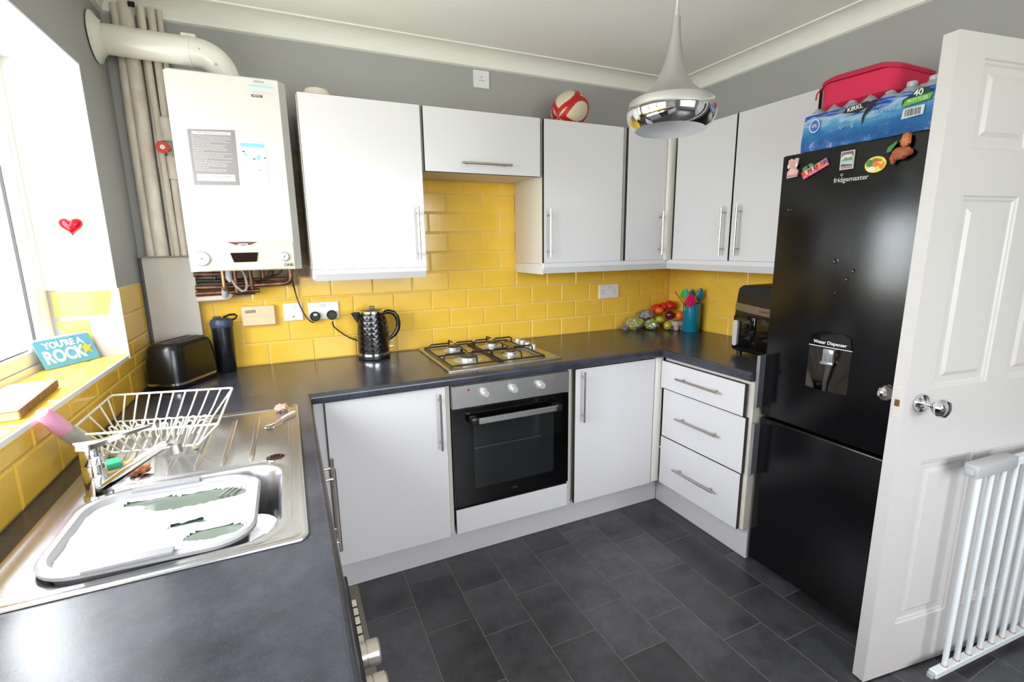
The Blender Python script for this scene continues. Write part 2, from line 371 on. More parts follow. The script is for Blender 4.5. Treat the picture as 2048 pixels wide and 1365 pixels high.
rr_=[(0.0,1.18,.91,1.345)]
rowsr=[(.91,1.016,.1),(1.016,1.119,0),(1.119,1.222,.1),(1.222,1.325,0),(1.325,1.428,.1)]
tile_field(FR,wall_right,rr_,.2115,-.0115+.0,rowsr); grout(FR,[(-.007,1.18,.91,1.345)],wall_right)
FL=frame((0,0,0),(0,1,0),(0,0,1))
rl=[(-.37,-.055,WZ0,1.325),(-3.1,-.055,.91,WZ0)]
rowsl=[(.91,1.016,.113),(1.016,1.119,0),(1.119,1.222,.04),(1.222,1.325,.04)]
for (a,b,c,d) in [(-.37,-.055,1.119,1.222),(-.37,-.055,1.222,1.325),(-.37,-.31,1.064,1.119),(-.31,-.055,1.064,1.119)]: put_tile(FL,a,b,c,d,wall_left)
tile_field(FL,wall_left,[(-3.1,-.055,.91,WZ0)],.212,-.308,rowsl)
grout(FL,rl,wall_left)
# reveal cheek tiles (normal -y) and sill tiles (normal up)
FC=BK(0,WY1,0)
for z0,z1,c in ((1.225,1.325,0),(1.125,1.225,1),(1.078,1.125,0)):
    if c: put_tile(FC,-.195,-.09,z0,z1,wall_left); put_tile(FC,-.09,0,z0,z1,wall_left)
    else: put_tile(FC,-.195,0,z0,z1,wall_left)
grout(FC,[(-.198,0,1.07,1.325)],wall_left)
FS=frame((0,0,1.08),(0,1,0),(-1,0,0))
grout(FS,[(WY0,WY1,0,.2)],wall_left)
y=WY1
while y>WY0+.02:
    a=max(WY0,y-.203); put_tile(FS,a,y,.003,.1,wall_left); put_tile(FS,a,y,.1,.195,wall_left); y=a
# bare plaster patch behind / below the boiler and beside it
pp=MB(); pp.prism([(.15,1.235),(.40,1.235),(.60,1.28),(.70,1.31),(.70,1.86),(.655,1.90),(.62,1.93),(.60,2.0),(.15,2.0)],FB,-.0076,-.0045)
pp.build('bare_plaster',M_plaster,wall_back)
# ------------------------------------------------------------------ worktop
def worktop():
    b=MB(); z0,z1=.87,.91; r=.016
    P=[(0,z0),(0,z1)]  # profile from wall outwards (d, z) ; built as three mitred runs
    def prof(D): 
        p=[]
        for k in range(6):
            t=PI/2*k/5; p.append((D-r+r*math.sin(t),z1-r+r*math.cos(t)))
        for k in range(4):
            t=PI/2*k/3; p.append((D-.008+.008*math.cos(t),z0+.008-.008*math.sin(t)))
        return [(0.001,z0),(0.001,z1)]+p
    p=prof(1.0)
    # offsets from edge
    def pt(side,edge,zz,yv=None,xv=None): pass
    loops=[]
    for d,z in p:
        e=1.0-d if d>.5 else None   # distance behind the nosing edge
        if e is None: loops.append([(.001,-3.2,z),(.001,-.001,z),(X1-.001,-.001,z),(X1-.001,-1.178,z)])
        else: loops.append([(.60-e,-3.2,z),(.60-e,-.64+e,z),(2.312+e,-.64+e,z),(2.312+e,-1.178,z)])
    cols=[[loops[i][j] for i in range(len(loops))] for j in range(4)]
    b.loft(cols,False)
    t=thing('worktop','charcoal speckled laminate worktop running round three walls','worktop',(1.4,-.3,.87))
    ct=part('countertop',b,M_work,t)
    c=MB(); c.loft([rrect(.075,.530,-1.62,-.765,.03,z,4) for z in (.80,.95)],False); cu=c.build('cut',M_work)
    md=ct.modifiers.new('cut','BOOLEAN'); md.object=cu; md.operation='DIFFERENCE'; md.solver='EXACT'
    dg=bpy.context.evaluated_depsgraph_get(); nm=bpy.data.meshes.new_from_object(ct.evaluated_get(dg)); ct.modifiers.clear(); ct.data=nm; bpy.data.objects.remove(cu)
    return t
worktop()
# ------------------------------------------------------------------ cabinets
def door_mb(fr,w,h,th=.018):
    b=MB()
    b.m=0; b.loft([[fr@Vector(p) for p in ((.0012,.0012,d),(w-.0012,.0012,d),(w-.0012,h-.0012,d),(.0012,h-.0012,d))] for d in (th-.0012,th)],False,cap0=False)
    b.m=1; b.loft([[fr@Vector(p) for p in ((0,0,d),(w,0,d),(w,h,d),(0,h,d))] for d in (0,th-.0012)],False)
    return b
def handle_mb(fr,p0,p1,r=.0055,off=.032,inset=.03):
    "bar handle between frame points p0,p1 (u,v) on the face at depth 0"
    b=MB(); a=fr@Vector((p0[0],p0[1],off)); c=fr@Vector((p1[0],p1[1],off)); d=(c-a).normalized()
    b.cyl(a,c,r,12)
    n=fr.to_3x3()@Vector((0,0,1))
    for q in (a+d*inset,c-d*inset): b.cyl(q-n*off,q-n*(r*.5),.0045,10)
    return b
def add_door(root,fr,w,h,hp=None,name='door'):
    d=part(name,door_mb(fr,w,h),[M_white,M_edge],root)
    if hp:
        f2=fr@Matrix.Translation((0,0,.018)); sub('handle',handle_mb(f2,*hp),M_nickel,d,root)
    return d
def carcass(root,x0,x1,y0,y1,z0,z1): 
    b=MB(); b.box(x0,x1,y0,y1,z0,z1,.0008); return part('carcass',b,M_carc,root)
G='white wall cabinets'
YF=-.335
t=thing('wall_cabinet','tall white wall cupboard immediately right of the boiler','cabinet',(.90,-.16,1.366),group=G)
carcass(t,.658,1.158,-.314,-.001,1.368,2.066)
add_door(t,BK(.66,YF+.019,1.366),.494,.702,((.458,.03),(.458,.27)))
b=MB(); prof=[(-.30,1.366),(-.335,1.366),(-.335,1.348),(-.318,1.318),(-.29,1.318),(-.27,1.366)]
b.loft([[(x,y,z) for y,z in prof] for x in (.668,1.150)],False)
b.box(.660,.668,-.30,-.002,1.325,1.366); b.box(1.150,1.158,-.30,-.002,1.325,1.366); part('light_rail',b,M_white,t)
t=thing('wall_cabinet','short white lift-up wall cupboard above the gas hob','cabinet',(1.46,-.16,1.80),group=G)
carcass(t,1.16,1.764,-.314,-.001,1.80,2.066)
add_door(t,BK(1.166,YF+.019,1.792),.586,.276,((.168,.042),(.418,.042)))
t=thing('wall_cabinet','white wall cupboard under the rugby ball, handle on its left','cabinet',(2.0,-.16,1.366),group=G)
carcass(t,1.767,2.275,-.314,-.001,1.36,2.066)
add_door(t,BK(1.772,YF+.019,1.366),.484,.702,((.022,.03),(.022,.27)))
t=thing('wall_cabinet','narrow white corner wall cupboard behind the pendant lamp, handle on its right','cabinet',(2.45,-.16,1.366),group=G)
carcass(t,2.276,2.928,-.314,-.001,1.36,2.066)
add_door(t,BK(2.288,YF+.019,1.366),.270,.702,((.235,.03),(.235,.27)))
b=MB(); b.box(2.560,2.612,-.352,-.314,1.36,2.066,.01,3); part('corner_post',b,M_post,t)
XF=2.595
t=thing('wall_cabinet','white right-wall cupboard beside the corner, handle on its right','cabinet',(2.76,-.56,1.366),group=G)
carcass(t,XF+.02,2.928,-.77,-.353,1.36,2.066)
add_door(t,RT(XF+.019,-.372,1.366),.392,.702,((.362,.03),(.362,.27)))
t=thing('wall_cabinet','white right-wall cupboard next to the fridge top, handle on its left','cabinet',(2.76,-.97,1.366),group=G)
carcass(t,XF+.02,2.928,-1.165,-.772,1.36,2.066)
add_door(t,RT(XF+.019,-.772,1.366),.392,.702,((.055,.03),(.055,.27)))
# light rail under the right hand run
t=thing('light_rail','white moulded light rail under the corner wall cupboards','trim rail',(2.3,-.2,1.31))
b=MB(); pr_=[(0,1.366),(0,1.344),(.014,1.312),(.036,1.312),(.036,1.366)]
cols=[]
for d,z in pr_: cols.append([(1.772,-.333+d,z),(2.593+d,-.333+d,z),(2.593+d,-1.165,z)])
L=[[c[j] for c in cols] for j in range(3)]; b.loft(L,False)
b.box(1.767,1.773,-.327,-.001,1.308,1.362); part('moulding',b,M_white,t)
# base cabinets
GB='white base cupboards'
t=thing('base_cabinet','white base cupboard in the left corner, under the kettle, left of the oven','cabinet',(.87,-.3,.15),group=GB)
carcass(t,.604,1.135,-.582,-.01,.155,.869)
add_door(t,BK(.645,-.602,.15),.488,.716,((.455,.44),(.455,.693)))
b=MB(); b.box(.604,.640,-.60,-.582,.15,.866,.001); part('filler_panel',b,M_white,t)
t=thing('oven_housing','cream framed housing unit round the built-in oven','cabinet',(1.45,-.3,.12),group=GB)
b=MB(); b.box(1.137,1.156,-.60,-.01,.15,.869,.001); b.box(1.756,1.776,-.60,-.01,.15,.869,.001); b.box(1.156,1.756,-.58,-.01,.863,.869)
b.box(1.137,1.776,-.598,-.58,.862,.869); part('carcass',b,M_carc,t)
add_door(t,BK(1.160,-.602,.152),.588,.122,name='filler_panel')
t=thing('base_cabinet','white base cupboard immediately right of the oven','cabinet',(2.03,-.3,.15),group=GB)
carcass(t,1.778,2.30,-.582,-.01,.155,.869)
add_door(t,BK(1.790,-.602,.15),.494,.712,((.036,.445),(.036,.70)))
b=MB(); b.box(2.288,2.345,-.624,-.582,.15,.869,.012,3); part('corner_post',b,M_post,t)
t=thing('drawer_unit','white three-drawer unit left of the black fridge','cabinet',(2.63,-.9,.15),group=GB)
carcass(t,2.352,2.92,-1.172,-.625,.155,.869)
for z0,z1,x,y0,y1,hz in ((.703,.851,2.322,-.628,-1.148,.783),(.433,.697,2.332,-.640,-1.156,.570),(.156,.429,2.332,-.636,-1.152,.288)):
    hh=hz-z0; a=-.765-y0; w=y0-y1
    add_door(t,RT(x+.018,y0,z0),w,z1-z0,((-y0*0+(-(-.765)+y0),hh),(1.03+y0,hh)),name='drawer')
# sink base cabinets on the left run, fronts at x=.62 facing +x
FX=lambda x,y,z: frame((x,y,z),(0,1,0),(0,0,1))
t=thing('sink_cabinet','white sink base unit under the left worktop with two long bar handles','cabinet',(.3,-1.1,.15),group=GB)
carcass(t,.004,.577,-1.55,-.745,.155,.73)
for y0,w,hy in ((-1.145,.40,.035),(-1.55,.40,.365)):
    add_door(t,FX(.579,y0,.15),w,.716,((hy,.43),(hy,.69)))
# plinths
def plinth(label,*bx):
    b=MB(); b.box(*bx,.001); o=b.build('plinth',M_plinth); x=thing('plinth',label,'plinth',((bx[0]+bx[1])/2,(bx[2]+bx[3])/2,0),group='white plinths')
    bpy.data.objects.remove(o); part('board',b,M_plinth,x)
plinth('white plinth board beneath the oven and back-wall cupboards',.56,2.386,-.555,-.537,.001,.152)
plinth('white plinth board beneath the drawer unit',2.386,2.404,-1.172,-.556,.001,.154)
plinth('white plinth board beneath the sink unit on the left',.52,.538,-1.48,-.556,.001,.15)
# ------------------------------------------------------------------ oven
t=thing('built_in_oven','stainless and black glass built-in oven below the hob','oven',(1.456,-.3,.28))
b=MB(); b.box(1.160,1.752,-.595,-.03,.285,.861); part('body',b,M_black,t)
b=MB(); b.box(1.159,1.753,-.622,-.595,.755,.860,.002); cp=part('control_panel',b,M_steel,t)
for kx in (1.312,1.454,1.595):
    b=MB(); Mk=frame((kx,-.622,.812),(1,0,0),(0,0,1))
    b.lathe([(.0,0),(.021,0),(.021,.004),(.0175,.006),(.0165,.022),(.014,.025),(0,.025)],M=Mk.to_3x3().to_4x4(),c=(kx,-.622,.812),seg=28)
    k=sub('knob',b,mat('knob_white_silver',(214,212,210),.25,metal=.5),cp,t)
for kx,kz,c in ((1.237,.836,(190,30,35)),(1.664,.838,(225,80,30))):
    b=MB(); b.lathe([(0,0),(.0055,0),(.0045,.003),(0,.0036)],M=BK(0,0,0),c=(kx,-.622,kz),seg=14); sub('indicator_lamp',b,mat('lamp_%d'%c[1],c,.3),cp,t)
b=MB(); b.box(1.159,1.753,-.620,-.597,.283,.752,.002); dr=part('door',b,M_blackgl,t)
b=MB(); b.box(1.255,1.668,-.6212,-.6198,.36,.676,.0004); sub('window_glass',b,M_ovwin,dr,t)
b=MB(); b.box(1.258,1.600,-.6216,-.6211,.556,.5575); sub('shelf_edge',b,mat('shelf_metal',(120,112,104),.4,metal=.6),dr,t)  # thin metallic line laid on the window glass
b=MB(); b.box(1.262,1.662,-.667,-.653,.684,.712,.003); h=sub('handle',b,M_steel,dr,t)
b=MB()
for x0,x1 in ((1.232,1.270),(1.654,1.690)): b=MB(); b.box(x0,x1,-.668,-.620,.680,.716,.006,2); sub('handle_bracket',b,M_blackpl,dr,t)
textmesh('CDA',.013,BK(1.455,-.6205,.322),mat('faint_logo',(74,74,78),.5),dr,t)
# ------------------------------------------------------------------ hob
t=thing('gas_hob','stainless four-burner gas hob set in the back worktop','hob',(1.458,-.295,.911))
b=MB(); b.loft([rrect(1.168,1.748,-.565,-.018,.012,.911),rrect(1.168,1.748,-.565,-.018,.012,.915),rrect(1.178,1.738,-.555,-.028,.01,.919),rrect(1.20,1.65,-.535,-.05,.02,.918)],False)
part('plate',b,M_steel,t)
for i,(bx,by,R) in enumerate(((1.325,-.150,.034),(1.548,-.145,.034),(1.318,-.405,.046),(1.545,-.400,.027))):
    b=MB(); b.lathe([(R*1.6,.917),(R*1.5,.921),(R*1.1,.922),(R*.98,.922),(R*.98,.934),(R*.9,.936)],c=(bx,by,0),seg=28)
    bu=part('burner',b,mat('burner_aluminium',(206,204,200),.35,metal=.7),t)
    b=MB(); b.lathe([(0,.936),(R*.92,.936),(R*.95,.939),(R*.85,.943),(0,.944)],c=(bx,by,0),seg=28); sub('burner_cap',b,mat('burner_cap_dark',(52,48,44),.35),bu,t)
def grate(x0,x1,c):
    b=MB(); r=.0042; zf=.926; zt=.957; y0,y1=-.525,-.065
    for x in (x0,x1): b.tube([(x,y0,zf),(x,y1,zf)],r,8)
    for y in (y0,y1): b.tube([(x0,y,zf),(x1,y,zf)],r,8)
    for (bx,by) in c:
        for sx,x in ((1,x0),(-1,x1)):
            n=abs(bx-x)-.018
            b.tube([(x,by,zf),(x+sx*.002,by,zt-.008),(x+sx*.010,by,zt),(x+sx*n,by,zt)],r,8)
        lo=y0 if by<-.3 else -.295; hi=-.295 if by<-.3 else y1
        for sy,y in ((1,lo),(-1,hi)):
            n=abs(by-y)-.022
            if abs(y+.295)<.01: 
                b.tube([(bx-.02,y,zf),(bx+.02,y,zf)],r,6)
            b.tube([(bx,y,zf),(bx,y+sy*.002,zt-.008),(bx,y+sy*.010,zt),(bx,y+sy*n,zt)],r,8)
    b.tube([(x0,-.295,zf),(x1,-.295,zf)],r,8)
    for x in (x0,x1):
        for y in (y0,y1): b.cyl((x,y,.917),(x,y,zf),.005,8)
    return b
for x0,x1,c in ((1.195,1.438,((1.325,-.150),(1.318,-.405))),(1.446,1.668,((1.548,-.145),(1.545,-.400)))):
    part('pan_support',grate(x0,x1,c),M_iron,t)
for ky in (-.135,-.193,-.255,-.320):
    b=MB(); b.lathe([(.0,.918),(.021,.918),(.021,.921),(.018,.923),(.0165,.938),(.0145,.941),(0,.941)],c=(1.712,ky,0),seg=24); part('knob',b,mat('hob_knob_silver',(212,212,214),.3,metal=.5),t)
# ------------------------------------------------------------------ fridge
t=thing('fridge_freezer','tall black fridge freezer standing between the drawers and the white door','fridge',(2.66,-1.46,0))
FXF=2.385
b=MB(); b.box(2.44,2.915,-1.745,-1.188,.03,1.79,.004); part('body',b,M_fridgeside,t)
b=MB(); b.box(2.46,2.9,-1.73,-1.2,.0,.03); part('foot_base',b,M_blackpl,t)
b=MB(); b.box(FXF,2.437,-1.745,-1.183,.715,1.789,.008,3); ud=part('door',b,M_fridge,t)
b=MB(); b.box(FXF,2.437,-1.745,-1.183,.022,.706,.008,3); ld=part('door',b,M_fridge,t)
for z0,z1,d in ((.752,.985,ud),(.440,.680,ld)):
    b=MB(); b.box(2.338,2.386,-1.190,-1.183,z0,z1,.002); b.box(2.336,2.344,-1.198,-1.183,z0,z1,.002); sub('handle',b,mat('fridge_handle_silver',(196,196,198),.28,metal=.8),d,t)
# dispenser recess built as chrome dark bowl framed on the door
b=MB(); f=RT(FXF-.001,-1.371,.90)
N=10
for i in range(N): pass
def curved(z,d): return [(2.3855-.0+d(math.sin(PI*i/N)),-1.373-.160*i/N,z) for i in range(N+1)]
loops=[[(FXF-.0015-.013*math.sin(PI*i/N)*(1 if zz<.95 else .35),-1.371-.158*i/N,zz) for i in range(N+1)]+[(FXF+.001,-1.371-.158*i/N,zz) for i in range(N,-1,-1)] for zz in (.898,.905,.93,.99,1.05,1.062)]
b.loft(loops,True); dp=sub('dispenser_recess',b,mat('dispenser_smoke_chrome',(96,90,84),.09,metal=1),ud,t)
b=MB(); b.prism([(0,.165),(.158,.165),(.150,.21),(.12,.222),(.04,.222),(.008,.21)],f,0,.003); b2=sub('dispenser_panel',b,M_blackgl,ud,t)
b=MB(); b.prism([(0,.163),(.16,.163),(.16,.1655),(0,.1655)],f,.003,.0036); sub('dispenser_line',b,M_wtxt,ud,t)
b=MB(); b.box(FXF-.020,FXF-.004,-1.475,-1.435,1.008,1.06,.004,2); b.box(FXF-.024,FXF-.012,-1.479,-1.431,1.0,1.012,.004,2); sub('dispenser_lever',b,mat('lever_clear_grey',(176,176,184),.15,metal=.6),ud,t)
textmesh('Water Dispenser',.0175,f@Matrix.Translation((.078,.180,.0032)),M_wtxt,ud,t,bold=.0003)
textmesh('fridgemaster',.023,RT(FXF-.0004,-1.453,1.670)@Matrix.Rotation(.0,4,'Z'),mat('fridge_logo_silver',(186,188,180),.35),ud,t,bold=.0003)
b=MB(); b.lathe([(.0022,0),(.0046,0),(.0046,.0006),(.0022,.0006)],M=RT(0,0,0),c=(FXF-.0002,-1.421,1.6875),seg=16); sub('logo_ring',b,mat('logo_green',(120,170,90),.4),ud,t)
for dy,dz,r in ((-1.432,1.385,.012),(-1.50,1.352,.007),(-1.482,1.322,.007),(-1.445,1.27,.005),(-1.232,1.58,.007)):
    b=MB(); b.lathe([(r,0),(r*.8,.0008),(r*.55,.0002),(r*.2,-.0),(0,.0)],M=RT(0,0,0),c=(FXF-.0001,dy,dz),seg=14); sub('dent',b,M_fridge,ud,t)
# ------------------------------------------------------------------ white panelled door
def panel_door():
    ang=math.radians(-8.2); W,H,T=.762,1.978,.038
    t=bpy.data.objects.new('door_1',None); COL.objects.link(t); t.location=(2.181,-1.806,.006); t.rotation_euler=(0,0,ang); t['kind']='structure'
    b=MB(); cols=[0,.108,.343,.425,.655,W]; rows=[0,.192,.775,1.010,1.570,1.694,1.920,H]
    for side in (0,1):
        yy=0 if side==0 else T; s=1 if side==0 else -1
        for i in range(5):
            for j in range(7):
                u0,u1,v0,v1=cols[i],cols[i+1],rows[j],rows[j+1]
                if i in (1,3) and j in (1,3,5):
                    def ring(e,d): return [(u0+e,yy+s*d,v0+e),(u1-e,yy+s*d,v0+e),(u1-e,yy+s*d,v1-e),(u0+e,yy+s*d,v1-e)]
                    b.loft([ring(0,0),ring(.004,.004),ring(.010,.0045),ring(.016,.008),ring(.034,.008),ring(.046,.002)],False,cap0=False)
                else: b.add([(u0,yy,v0),(u1,yy,v0),(u1,yy,v1),(u0,yy,v1)],[(0,1,2,3)])
    us,vs=cols,rows
    for j in range(7):
        for u in (0,W): b.add([(u,0,vs[j]),(u,T,vs[j]),(u,T,vs[j+1]),(u,0,vs[j+1])],[(0,1,2,3)])
    for i in range(5):
        for v in (0,H): b.add([(us[i],0,v),(us[i+1],0,v),(us[i+1],T,v),(us[i],T,v)],[(0,1,2,3)])
    lf=b.build('leaf',M_door,t)
    for s,y0 in ((-1,0),(1,T)):
        b=MB(); M=Matrix.Rotation(PI/2 if s<0 else -PI/2,4,'X')
        b.lathe([(0,0),(.027,0),(.028,.004),(.026,.010),(.016,.012),(.010,.018),(.009,.034),(.014,.040),(.024,.048),(.0285,.060),(.024,.071),(.012,.077),(0,.078)],M=M,c=(.062,y0,.972),seg=30)
        b.build('knob',M_chrome,t)
    b=MB(); b.box(-.0012,.001,.008,.030,.925,1.02,.0005); b.build('latch_plate',mat('painted_latch_plate',(206,200,192),.5),t)
    b=MB(); b.box(-.006,-.001,.013,.025,.962,.982,.001); b.build('latch_bolt',mat('worn_brass_latch',(120,84,62),.4,metal=.6),t)
    for v in (.18,1.0,1.75):
        b=MB(); b.cyl((W+.006,-.002,v-.05),(W+.006,-.002,v+.05),.006,10); b.build('hinge',M_nickel,t)
panel_door()
# ------------------------------------------------------------------ stair gate
t=thing('stair_gate','white metal child safety gate folded back against the open door','gate',(2.40,-1.905,0),math.radians(-4.3))
b=MB(); b.box(-.02,.60,-.0125,.0125,.028,.052,.003); part('bottom_rail',b,M_gate,t,False)
b=MB(); b.box(.0,.62,-.0125,.0125,.745,.772,.003); part('top_rail',b,M_gate,t,False)
b=MB(); b.box(-.01,.20,-.020,.020,.742,.785,.006,2); part('latch_housing',b,M_gateg,t,False)
b=MB(); b.box(-.022,-.004,-.010,.010,.752,.772,.003); b.box(-.036,-.018,-.009,.009,.030,.050,.003); part('catch',b,M_gateg,t,False)
for i in range(10):
    x=.040+.0655*i; b=MB(); b.cyl((x,0,.05),(x,0,.747),.008,12); bo=part('bar',b,M_gate,t,False)
    b=MB(); b.lathe([(.0082,.050),(.0100,.051),(.0100,.053),(.0082,.055)],c=(x,0,0),seg=12); b.build('weld_ring',mat('rusty_weld',(176,128,84),.7),bo)
# ------------------------------------------------------------------ boiler
t=thing('wall_boiler','white wall-hung gas boiler with cream control panel on the back wall','boiler',(.42,-.16,1.37))
x0,x1,yf,z0,z1=.222,.622,-.335,1.372,2.10
def bsec(z,dx=0,dy=0): return [(x0+dx,-.012,z),(x0+dx,yf+.020+dy,z),(x0+dx+.010,yf+dy,z),(x1-dx-.026,yf+dy,z),(x1-dx,yf+.034+dy,z),(x1-dx,-.012,z)]
b=MB(); b.loft([bsec(z0+.002,.001),bsec(1.495),bsec(z1-.004),bsec(z1,.004,.003)],False); part('casing',b,M_boil,t)
b=MB()
sec=[]
for k in range(13):
    u=k/12; x=x0+.020+(x1-x0-.050)*u; zt=1.487+.012*math.sin(PI*u); bl=.004+.006*math.sin(PI*u)
    sec.append([(x,yf+.002,1.374),(x,yf-bl,1.378),(x,yf-bl-.002,zt-.004),(x,yf+.002,zt)])
b.loft(sec,True); fp=part('control_panel',b,M_boilc,t)
yy=yf-.0125
b=MB(); b.prism([(-.050,.017),(.048,.018),(.040,-.019),(-.040,-.020)],BK(.415,yy,1.427),0,.0015); sub('display',b,mat('boiler_display',(34,20,18),.08),fp,t)
b=MB(); b.prism([(-.055,.008),(.052,.008),(.028,-.003),(0,-.007),(-.028,-.003)],BK(.413,yy,1.478),-.003,.0012); sub('badge',b,mat('badge_dark_red',(82,44,42),.4),fp,t)
textmesh('ARISTON',.0085,BK(.413,yy-.0014,1.4765),M_wtxt,fp,t,bold=.0002)
textmesh('ONE',.0165,BK(.570,yy+.004,1.392),M_ktxt,fp,t,bold=.0004)
for cx,cz,R in ((.268,1.424,.0275),(.557,1.426,.018)):
    b=MB(); b.lathe([(R+.005,-.003),(R+.004,.003),(R,.005),(R*.96,.009),(R*.9,.0095),(0,.0095)],M=BK(0,0,0),c=(cx,yf-.006,cz),seg=28); g=sub('dial' if R>.02 else 'pressure_gauge',b,mat('dial_white',(222,224,232),.3),fp,t)
    b=MB(); b.lathe([(R+.0005,.0045),(R+.0005,.0085),(R-.002,.0095),(R-.003,.0088)],M=BK(0,0,0),c=(cx,yf-.0062,cz),seg=28); sub('dial_rim',b,mat('dial_rim_grey',(128,126,128),.3,metal=.5),fp,t)
    b=MB(); a=-.3 if R>.02 else 1.1
    M=BK(cx,yf-.016,cz)@Matrix.Rotation(a,4,'Z'); L=R*.55
    b.prism([(-L,-.0008),(L,-.0008),(L,.0008),(-L,.0008)],M,0,.0006)
    b.prism([(-L*.2,-.002),(L*.2,-.002),(L*.2,.002),(-L*.2,.002)],M,0,.0008); sub('dial_mark',b,M_ktxt,fp,t)
# notice sheets stuck on the boiler
b=MB(); b.prism([(0,0),(.150,.004),(.154,.206),(0,.198)],BK(.275,yf-.0006,1.698),0,.0008); n1=part('notice_sheet',b,mat('notice_grey',(138,132,134),.6),t)
b=MB(); F_=BK(.275,yf-.0016,1.698)
b.prism([(.014,.182),(.140,.186),(.140,.196),(.014,.192)],F_,0,.0004); sub('notice_box',b,M_wtxt,n1,t); b=MB(); b.prism([(.012,.016),(.138,.018),(.138,.042),(.012,.040)],F_,0,.0004); sub('notice_box',b,M_wtxt,n1,t)
textmesh('Please remember the following',.0078,F_@Matrix.Translation((.077,.189,.0006)),M_ktxt,n1,t)
textmesh('For Customer Service please\nphone 0330 340 6271',.0088,F_@Matrix.Translation((.075,.030,.0006)),M_ktxt,n1,t)
b=MB()
for k in range(22):
    v=.176-.0059*k; L=random.uniform(.105,.135) if k%5!=4 else random.uniform(.04,.09); u=.010
    while u<L:
        w=random.uniform(.004,.013); b.prism([(u,v),(min(u+w,L+.005),v+.0001),(min(u+w,L+.005),v+.0019),(u,v+.0018)],F_,0,.0003); u+=w+.0018
sub('notice_print',b,mat('notice_print_light',(192,187,188),.6),n1,t)
b=MB(); b.prism([(0,0),(.092,.002),(.092,.182),(0,.176)],BK(.438,yf-.0006,1.688),0,.0006); n2=part('energy_label',b,mat('label_pale',(226,234,236),.6),t)
F_=BK(.438,yf-.0014,1.688)
for nm,c,P in (('label_blue_print',(122,192,224),[(.006,.158,.088,.172),(.058,.118,.070,.130),(.016,.128,.022,.138),(.020,.122,.026,.130),(.058,.110,.066,.118)]),('label_dark_print',(70,74,84),[(.044,.112,.052,.117),(.082,.118,.090,.123),(.010,.138,.018,.143),(.060,.070,.062,.076),(.066,.070,.068,.076)]),('label_cream_print',(232,228,204),[(.018,.086,.036,.094),(.050,.086,.078,.096)])):
    b=MB()
    for a in P: b.prism([(a[0],a[1]),(a[2],a[1]+.0005),(a[2],a[3]+.0005),(a[0],a[3])],F_,0,.0003)
    sub(nm,b,mat(nm,c,.6),n2,t)
b=MB()
for u0,u1,v in ((.01,.034,.046),(.01,.034,.074),(.044,.070,.046),(.044,.070,.076)): b.prism([(u0,v),(u1,v),(u1,v+.0008),(u0,v+.0008)],F_,0,.0003)
sub('label_box_print',b,mat('label_line',(170,180,190),.6),n2,t)
F_=BK(.500,yf-.0004,2.018)
def strip(nm,c,P,par=t):
    b=MB()
    for a in P: b.prism([(a[0],a[1]),(a[2],a[1]),(a[2],a[3]),(a[0],a[3])],F_,0,.0005)
    return part(nm,b,mat(nm,c,.6),t)
strip('sticker_blue_band',(150,208,226),[(-.006,.049,.078,.055)])
textmesh('ARISTON',.0085,F_@Matrix.Translation((.030,.068,.0003)),mat('sticker_grey_print',(130,134,130),.6),t,t)
strip('sticker_small_print',(196,192,190),[(.0,.032,.070,.0335),(.005,.027,.075,.0285)])
strip('sticker_dark_plate',(96,74,74),[(.0,.012,.038,.021)])
textmesh('ARISTON',.0068,F_@Matrix.Translation((.019,.0165,.0007)),M_wtxt,t,t)
# flue
t=thing('boiler_flue','white round boiler flue curving from the boiler top to the left wall','flue',(.2,-.15,2.2))
pts=[(.020,-.135,2.232)]+[(x,-.135-.035*(x-.02)/.30,2.232-.018*(x-.02)/.3) for x in (.10,.18,.26,.32)]
for k in range(1,9):
    a=PI/2*k/8; pts.append((.32+.092*math.sin(a),-.17,2.214-.092*(1-math.cos(a))))
pts.append((.412,-.17,2.098))
b=MB(); b.tube(pts,.052,28); part('duct',b,M_flue,t)
b=MB(); b.lathe([(.088,0),(.086,.004),(.070,.014),(.060,.022),(.055,.030)],M=Matrix.Rotation(PI/2,4,'Y'),c=(-.002,-.132,2.234),seg=36); part('wall_collar',b,M_flue,t)
b=MB(); b.tube([(.292,-.166,2.216),(.300,-.167,2.2155),(.308,-.168,2.215)],.0545,28); b.box(.275,.325,-.185,-.145,2.262,2.276,.002); part('clamp',b,M_flue,t)
b=MB()
for p in ((.335,-.2205,2.213),(.385,-.2215,2.165)): b=MB(); b.tube([p,(p[0],p[1]-.004,p[2])],.003,8); part('screw',b,M_nickel,t)
# pipes in the corner
t=thing('pipework','old white painted heating pipes rising in the corner left of the boiler','pipes',(.11,-.03,1.44))
def vp(x,y,r,z0=1.43,z1=2.40,nm='pipe',m=M_pipe,lean=0): 
    b=MB(); n=7; b.tube([(x+lean*i/n+random.uniform(-.0012,.0012),y,z0+(z1-z0)*i/n) for i in range(n+1)],r,14); return part(nm,b,m,t)
vp(.047,-.014,.022,lean=.006); vp(.083,-.030,.026,lean=.002); vp(.122,-.012,.010); vp(.139,-.036,.0125,lean=-.004); vp(.166,-.030,.014,lean=0); vp(.193,-.022,.010)
b=MB(); b.tube([(.170,-.036,1.75),(.170,-.036,1.84)],.021,14); part('valve_body',b,M_pipe,t); b=MB(); b.tube([(.165,-.036,1.90),(.165,-.036,1.985),(.165,-.036,1.986),(.165,-.036,1.992)],[.023,.023,.025,.025],14)
vb=part('valve_body',b,M_pipe,t)
b=MB(); b.cyl((.166,-.036,1.868),(.166,-.085,1.868),.009,10); vs=part('valve_stem',b,M_nickel,t)
